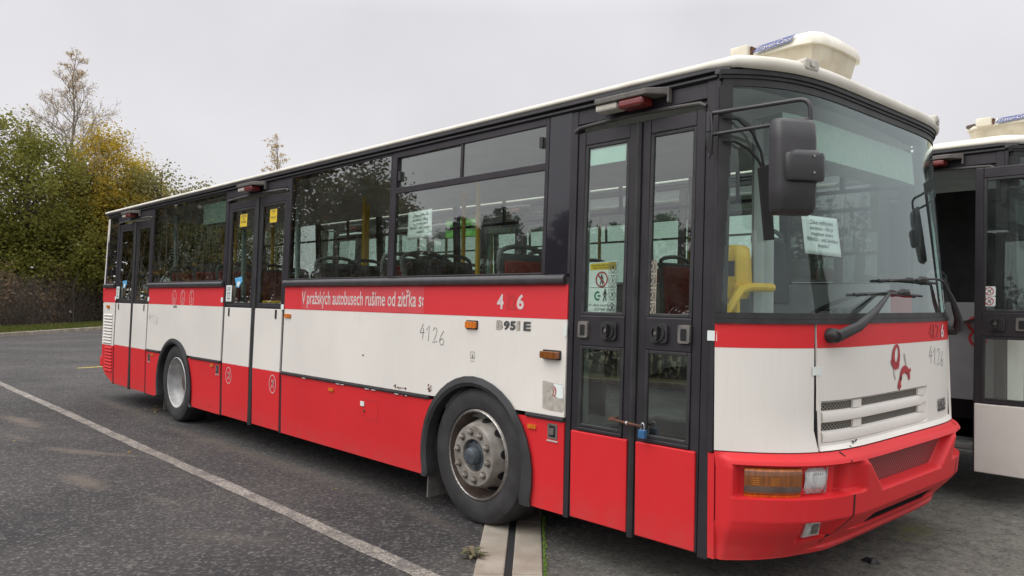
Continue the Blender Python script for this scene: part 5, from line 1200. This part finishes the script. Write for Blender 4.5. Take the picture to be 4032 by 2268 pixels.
# bare birch: recursive twigs
def bare_tree(seed, h, tr, spread, leaves, ls, upright=.75, ntw=1., base=.30, tw=.0035):
    rnd = random.Random(seed); tk, cr = MB(), MB(); n = 9
    pts = [Vector((rnd.uniform(-.08, .08)*(i > 0)*(i/n*2), rnd.uniform(-.08, .08)*(i > 0)*(i/n*2), h*i/n-.1*(i == 0))) for i in range(n+1)]
    tk.tube(pts, [tr*(1-.95*(i/n)**.8)+.006 for i in range(n+1)], 7)
    def grow(p, d, l, r, lev):
        q = p; k = 3; P = [p]
        for i in range(k):
            d = (d+Vector((rnd.gauss(0, .14), rnd.gauss(0, .14), rnd.gauss(.06, .08)))).normalized(); q = q+d*l/k; P.append(q)
        tk.tube(P, [r*(1-.75*i/k)+tw for i in range(k+1)], 4 if lev else 5, cap=False)
        if lev < 3:
            for i in range(int((5 if lev == 0 else 4)*ntw)):
                f = rnd.uniform(.3, 1.)*k; j = min(k-1, int(f)); b = P[j].lerp(P[j+1], f-j); side = d.cross(Vector((rnd.gauss(0, 1), rnd.gauss(0, 1), rnd.gauss(0, 1)))).normalized()
                grow(b, (d*.75+side*.7).normalized(), l*rnd.uniform(.38, .6), r*.42, lev+1)
        if lev >= 2:
            for i in range(leaves):
                if rnd.random() < .8: leaf(cr, P[rnd.randrange(1, k+1)]+Vector((rnd.gauss(0, .06), rnd.gauss(0, .06), rnd.gauss(0, .06))), ls*rnd.uniform(.6, 1.3), rnd)
    m = 34
    for i in range(m):
        u = .22+.74*i/m; f = u*n; j = int(f); p = pts[j].lerp(pts[j+1], f-j); a = i*2.4+rnd.uniform(-.4, .4); l = h*spread*(1-u)**1.05*rnd.uniform(.7, 1.15)+base
        grow(p, Vector((math.cos(a)*(1-upright), math.sin(a)*(1-upright), upright)).normalized(), l, tr*.33*(1-u)+.012, 0)
    return cr, tk
cr, tk = bare_tree(5, 14.6, .16, .40, 2, .075, .56); make_tree('birch_tree', (cr, tk, LP, BB), (-45.0, 7.45, 0), 'tall nearly bare birch standing above the yellow and green trees', TG)
cr, tk = bare_tree(6, 13.4, .10, .26, 2, .16, .80, .62, .9, .003); pop = make_tree('poplar_tree', (cr, tk, LP, BB), (-54.9, 23.8, 0), 'narrow poplar with a few leaves, its tip above the bus roof', TG)
# dry undergrowth behind the fence
ug = MB(); random.seed(17)
for i in range(30000):
    a, b = random.uniform(-8, 18), 4.2+abs(random.gauss(0, 1.3)); zt = 1.9+.6*math.sin(a*1.3)+.5*math.sin(a*3.7+1)+.4*math.sin(a*9+b); z = zt*random.random()**.85+.05; q = Vector(KP(a, b, z)); leaf(ug, q, random.uniform(.07, .19), random)
for i in range(1600):
    a, b = random.uniform(-7, 18), 4.1+abs(random.gauss(0, .8)); q = Vector(KP(a, b, .05)); q2 = q+Vector((random.gauss(0, .5), random.gauss(0, .5), random.uniform(.8, 2.5))); ug.tube([q, q.lerp(q2, .5)+Vector((random.gauss(0, .08), random.gauss(0, .08), 0)), q2], [.014, .010, .004], 4, 1, False)
tag(ug.build('undergrowth', [LB, BK]), 'dry brown undergrowth behind the wire fence', 'undergrowth', kind='stuff')
# wire fence
fe = empty('wire_fence', KP(0, 3.75, .1)); tag(fe, 'old dark wire fence with thin posts in front of the dry undergrowth', 'fence')
pm = mat('fence_steel', (.045, .042, .04), .6, col2=(.07, .045, .03), scale=20); fo = Vector(KP(0, 3.75, .1))
def FE(a, z, b=0.): return Vector(KP(a, 3.75+b, .1+z))-fo
for i, a in enumerate([-4.6, -1.6, 1.4, 4.4, 7.4, 10.4, 13.4, 16.4]):
    p_ = MB(); p_.tube([FE(a, -.1), FE(a, 2.0), FE(a, 2.25, -.15)], .03, 8); p_.build('post', pm, fe, smooth=True)
p_ = MB(); p_.tube([FE(7.4, 1.5), FE(8.9, 0)], .025, 8); p_.build('strut', pm, fe, smooth=True)
wm = MB()
for z in (.05, .5, 1.0, 1.5, 1.98): wm.tube([FE(-4.6, z), FE(16.4, z)], .004, 4)
a = -4.6
while a < 16.4:
    for s_ in (1, -1): wm.tube([FE(a if s_ > 0 else a+1.9, .05), FE(a+1.9 if s_ > 0 else a, 1.95)], .0022, 3, cap=False)
    a += .14
wm.build('wire_mesh', pm, fe)
# trees behind the photographer's left shoulder and across the yard, mirrored in the glass
RG = 'trees mirrored in the bus windows'
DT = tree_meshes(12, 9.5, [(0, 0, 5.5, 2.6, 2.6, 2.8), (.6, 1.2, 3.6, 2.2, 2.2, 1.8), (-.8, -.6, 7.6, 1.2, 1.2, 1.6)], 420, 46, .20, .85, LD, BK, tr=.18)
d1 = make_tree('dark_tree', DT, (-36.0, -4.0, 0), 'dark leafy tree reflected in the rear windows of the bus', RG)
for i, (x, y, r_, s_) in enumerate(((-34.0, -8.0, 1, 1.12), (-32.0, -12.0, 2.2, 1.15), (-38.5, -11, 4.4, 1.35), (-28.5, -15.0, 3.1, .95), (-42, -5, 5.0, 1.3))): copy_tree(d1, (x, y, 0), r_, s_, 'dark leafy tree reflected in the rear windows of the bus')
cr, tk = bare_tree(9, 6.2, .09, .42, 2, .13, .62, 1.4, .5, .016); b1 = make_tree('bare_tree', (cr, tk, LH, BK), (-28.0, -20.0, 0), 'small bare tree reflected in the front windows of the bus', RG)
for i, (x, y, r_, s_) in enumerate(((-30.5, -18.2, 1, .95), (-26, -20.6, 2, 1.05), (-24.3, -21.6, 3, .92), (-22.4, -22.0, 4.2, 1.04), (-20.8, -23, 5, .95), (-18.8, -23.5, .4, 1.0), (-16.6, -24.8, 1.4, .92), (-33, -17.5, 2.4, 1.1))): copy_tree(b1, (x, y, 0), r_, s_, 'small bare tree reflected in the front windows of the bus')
CT = tree_meshes(15, 8.6, [(0, 0, 5.4, .55, .55, 3.0), (.2, .1, 3.4, .85, .85, 2.2), (-.2, 0, 4.4, .7, .7, 1.6)], 110, 22, .15, .5, LH, BK, tr=.09)
c1 = make_tree('columnar_tree', CT, (-33.2, -27.0, 0), 'narrow columnar tree reflected in the window behind the front door', RG)
copy_tree(c1, (-20.8, -27, 0), 1.2, (.9, .9, .9), 'narrow columnar tree reflected in the glass of the front door'); copy_tree(c1, (-36.5, -22.0, 0), 2.2, (1.25, 1.25, 1.06), 'broad columnar tree reflected in the left half of the vented window')
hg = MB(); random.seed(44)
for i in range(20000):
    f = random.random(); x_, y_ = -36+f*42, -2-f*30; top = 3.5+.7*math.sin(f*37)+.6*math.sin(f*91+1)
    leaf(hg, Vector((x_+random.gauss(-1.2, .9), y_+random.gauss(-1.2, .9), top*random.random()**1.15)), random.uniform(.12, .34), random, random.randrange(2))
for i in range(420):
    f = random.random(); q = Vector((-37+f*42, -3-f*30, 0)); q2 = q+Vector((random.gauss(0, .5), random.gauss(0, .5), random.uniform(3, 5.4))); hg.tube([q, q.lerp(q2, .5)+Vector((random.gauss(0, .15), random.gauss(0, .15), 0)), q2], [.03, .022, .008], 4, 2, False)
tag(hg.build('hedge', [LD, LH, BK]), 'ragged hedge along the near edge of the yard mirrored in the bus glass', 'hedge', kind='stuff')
for x, y, r_, s_ in ((24, 14, .5, 1.3), (27, 19, 1.7, 1.1), (30, 24, 2.9, 1.4)): copy_tree(b1, (x, y, 0), r_, s_, 'bare tree reflected low in the windscreen of the bus')
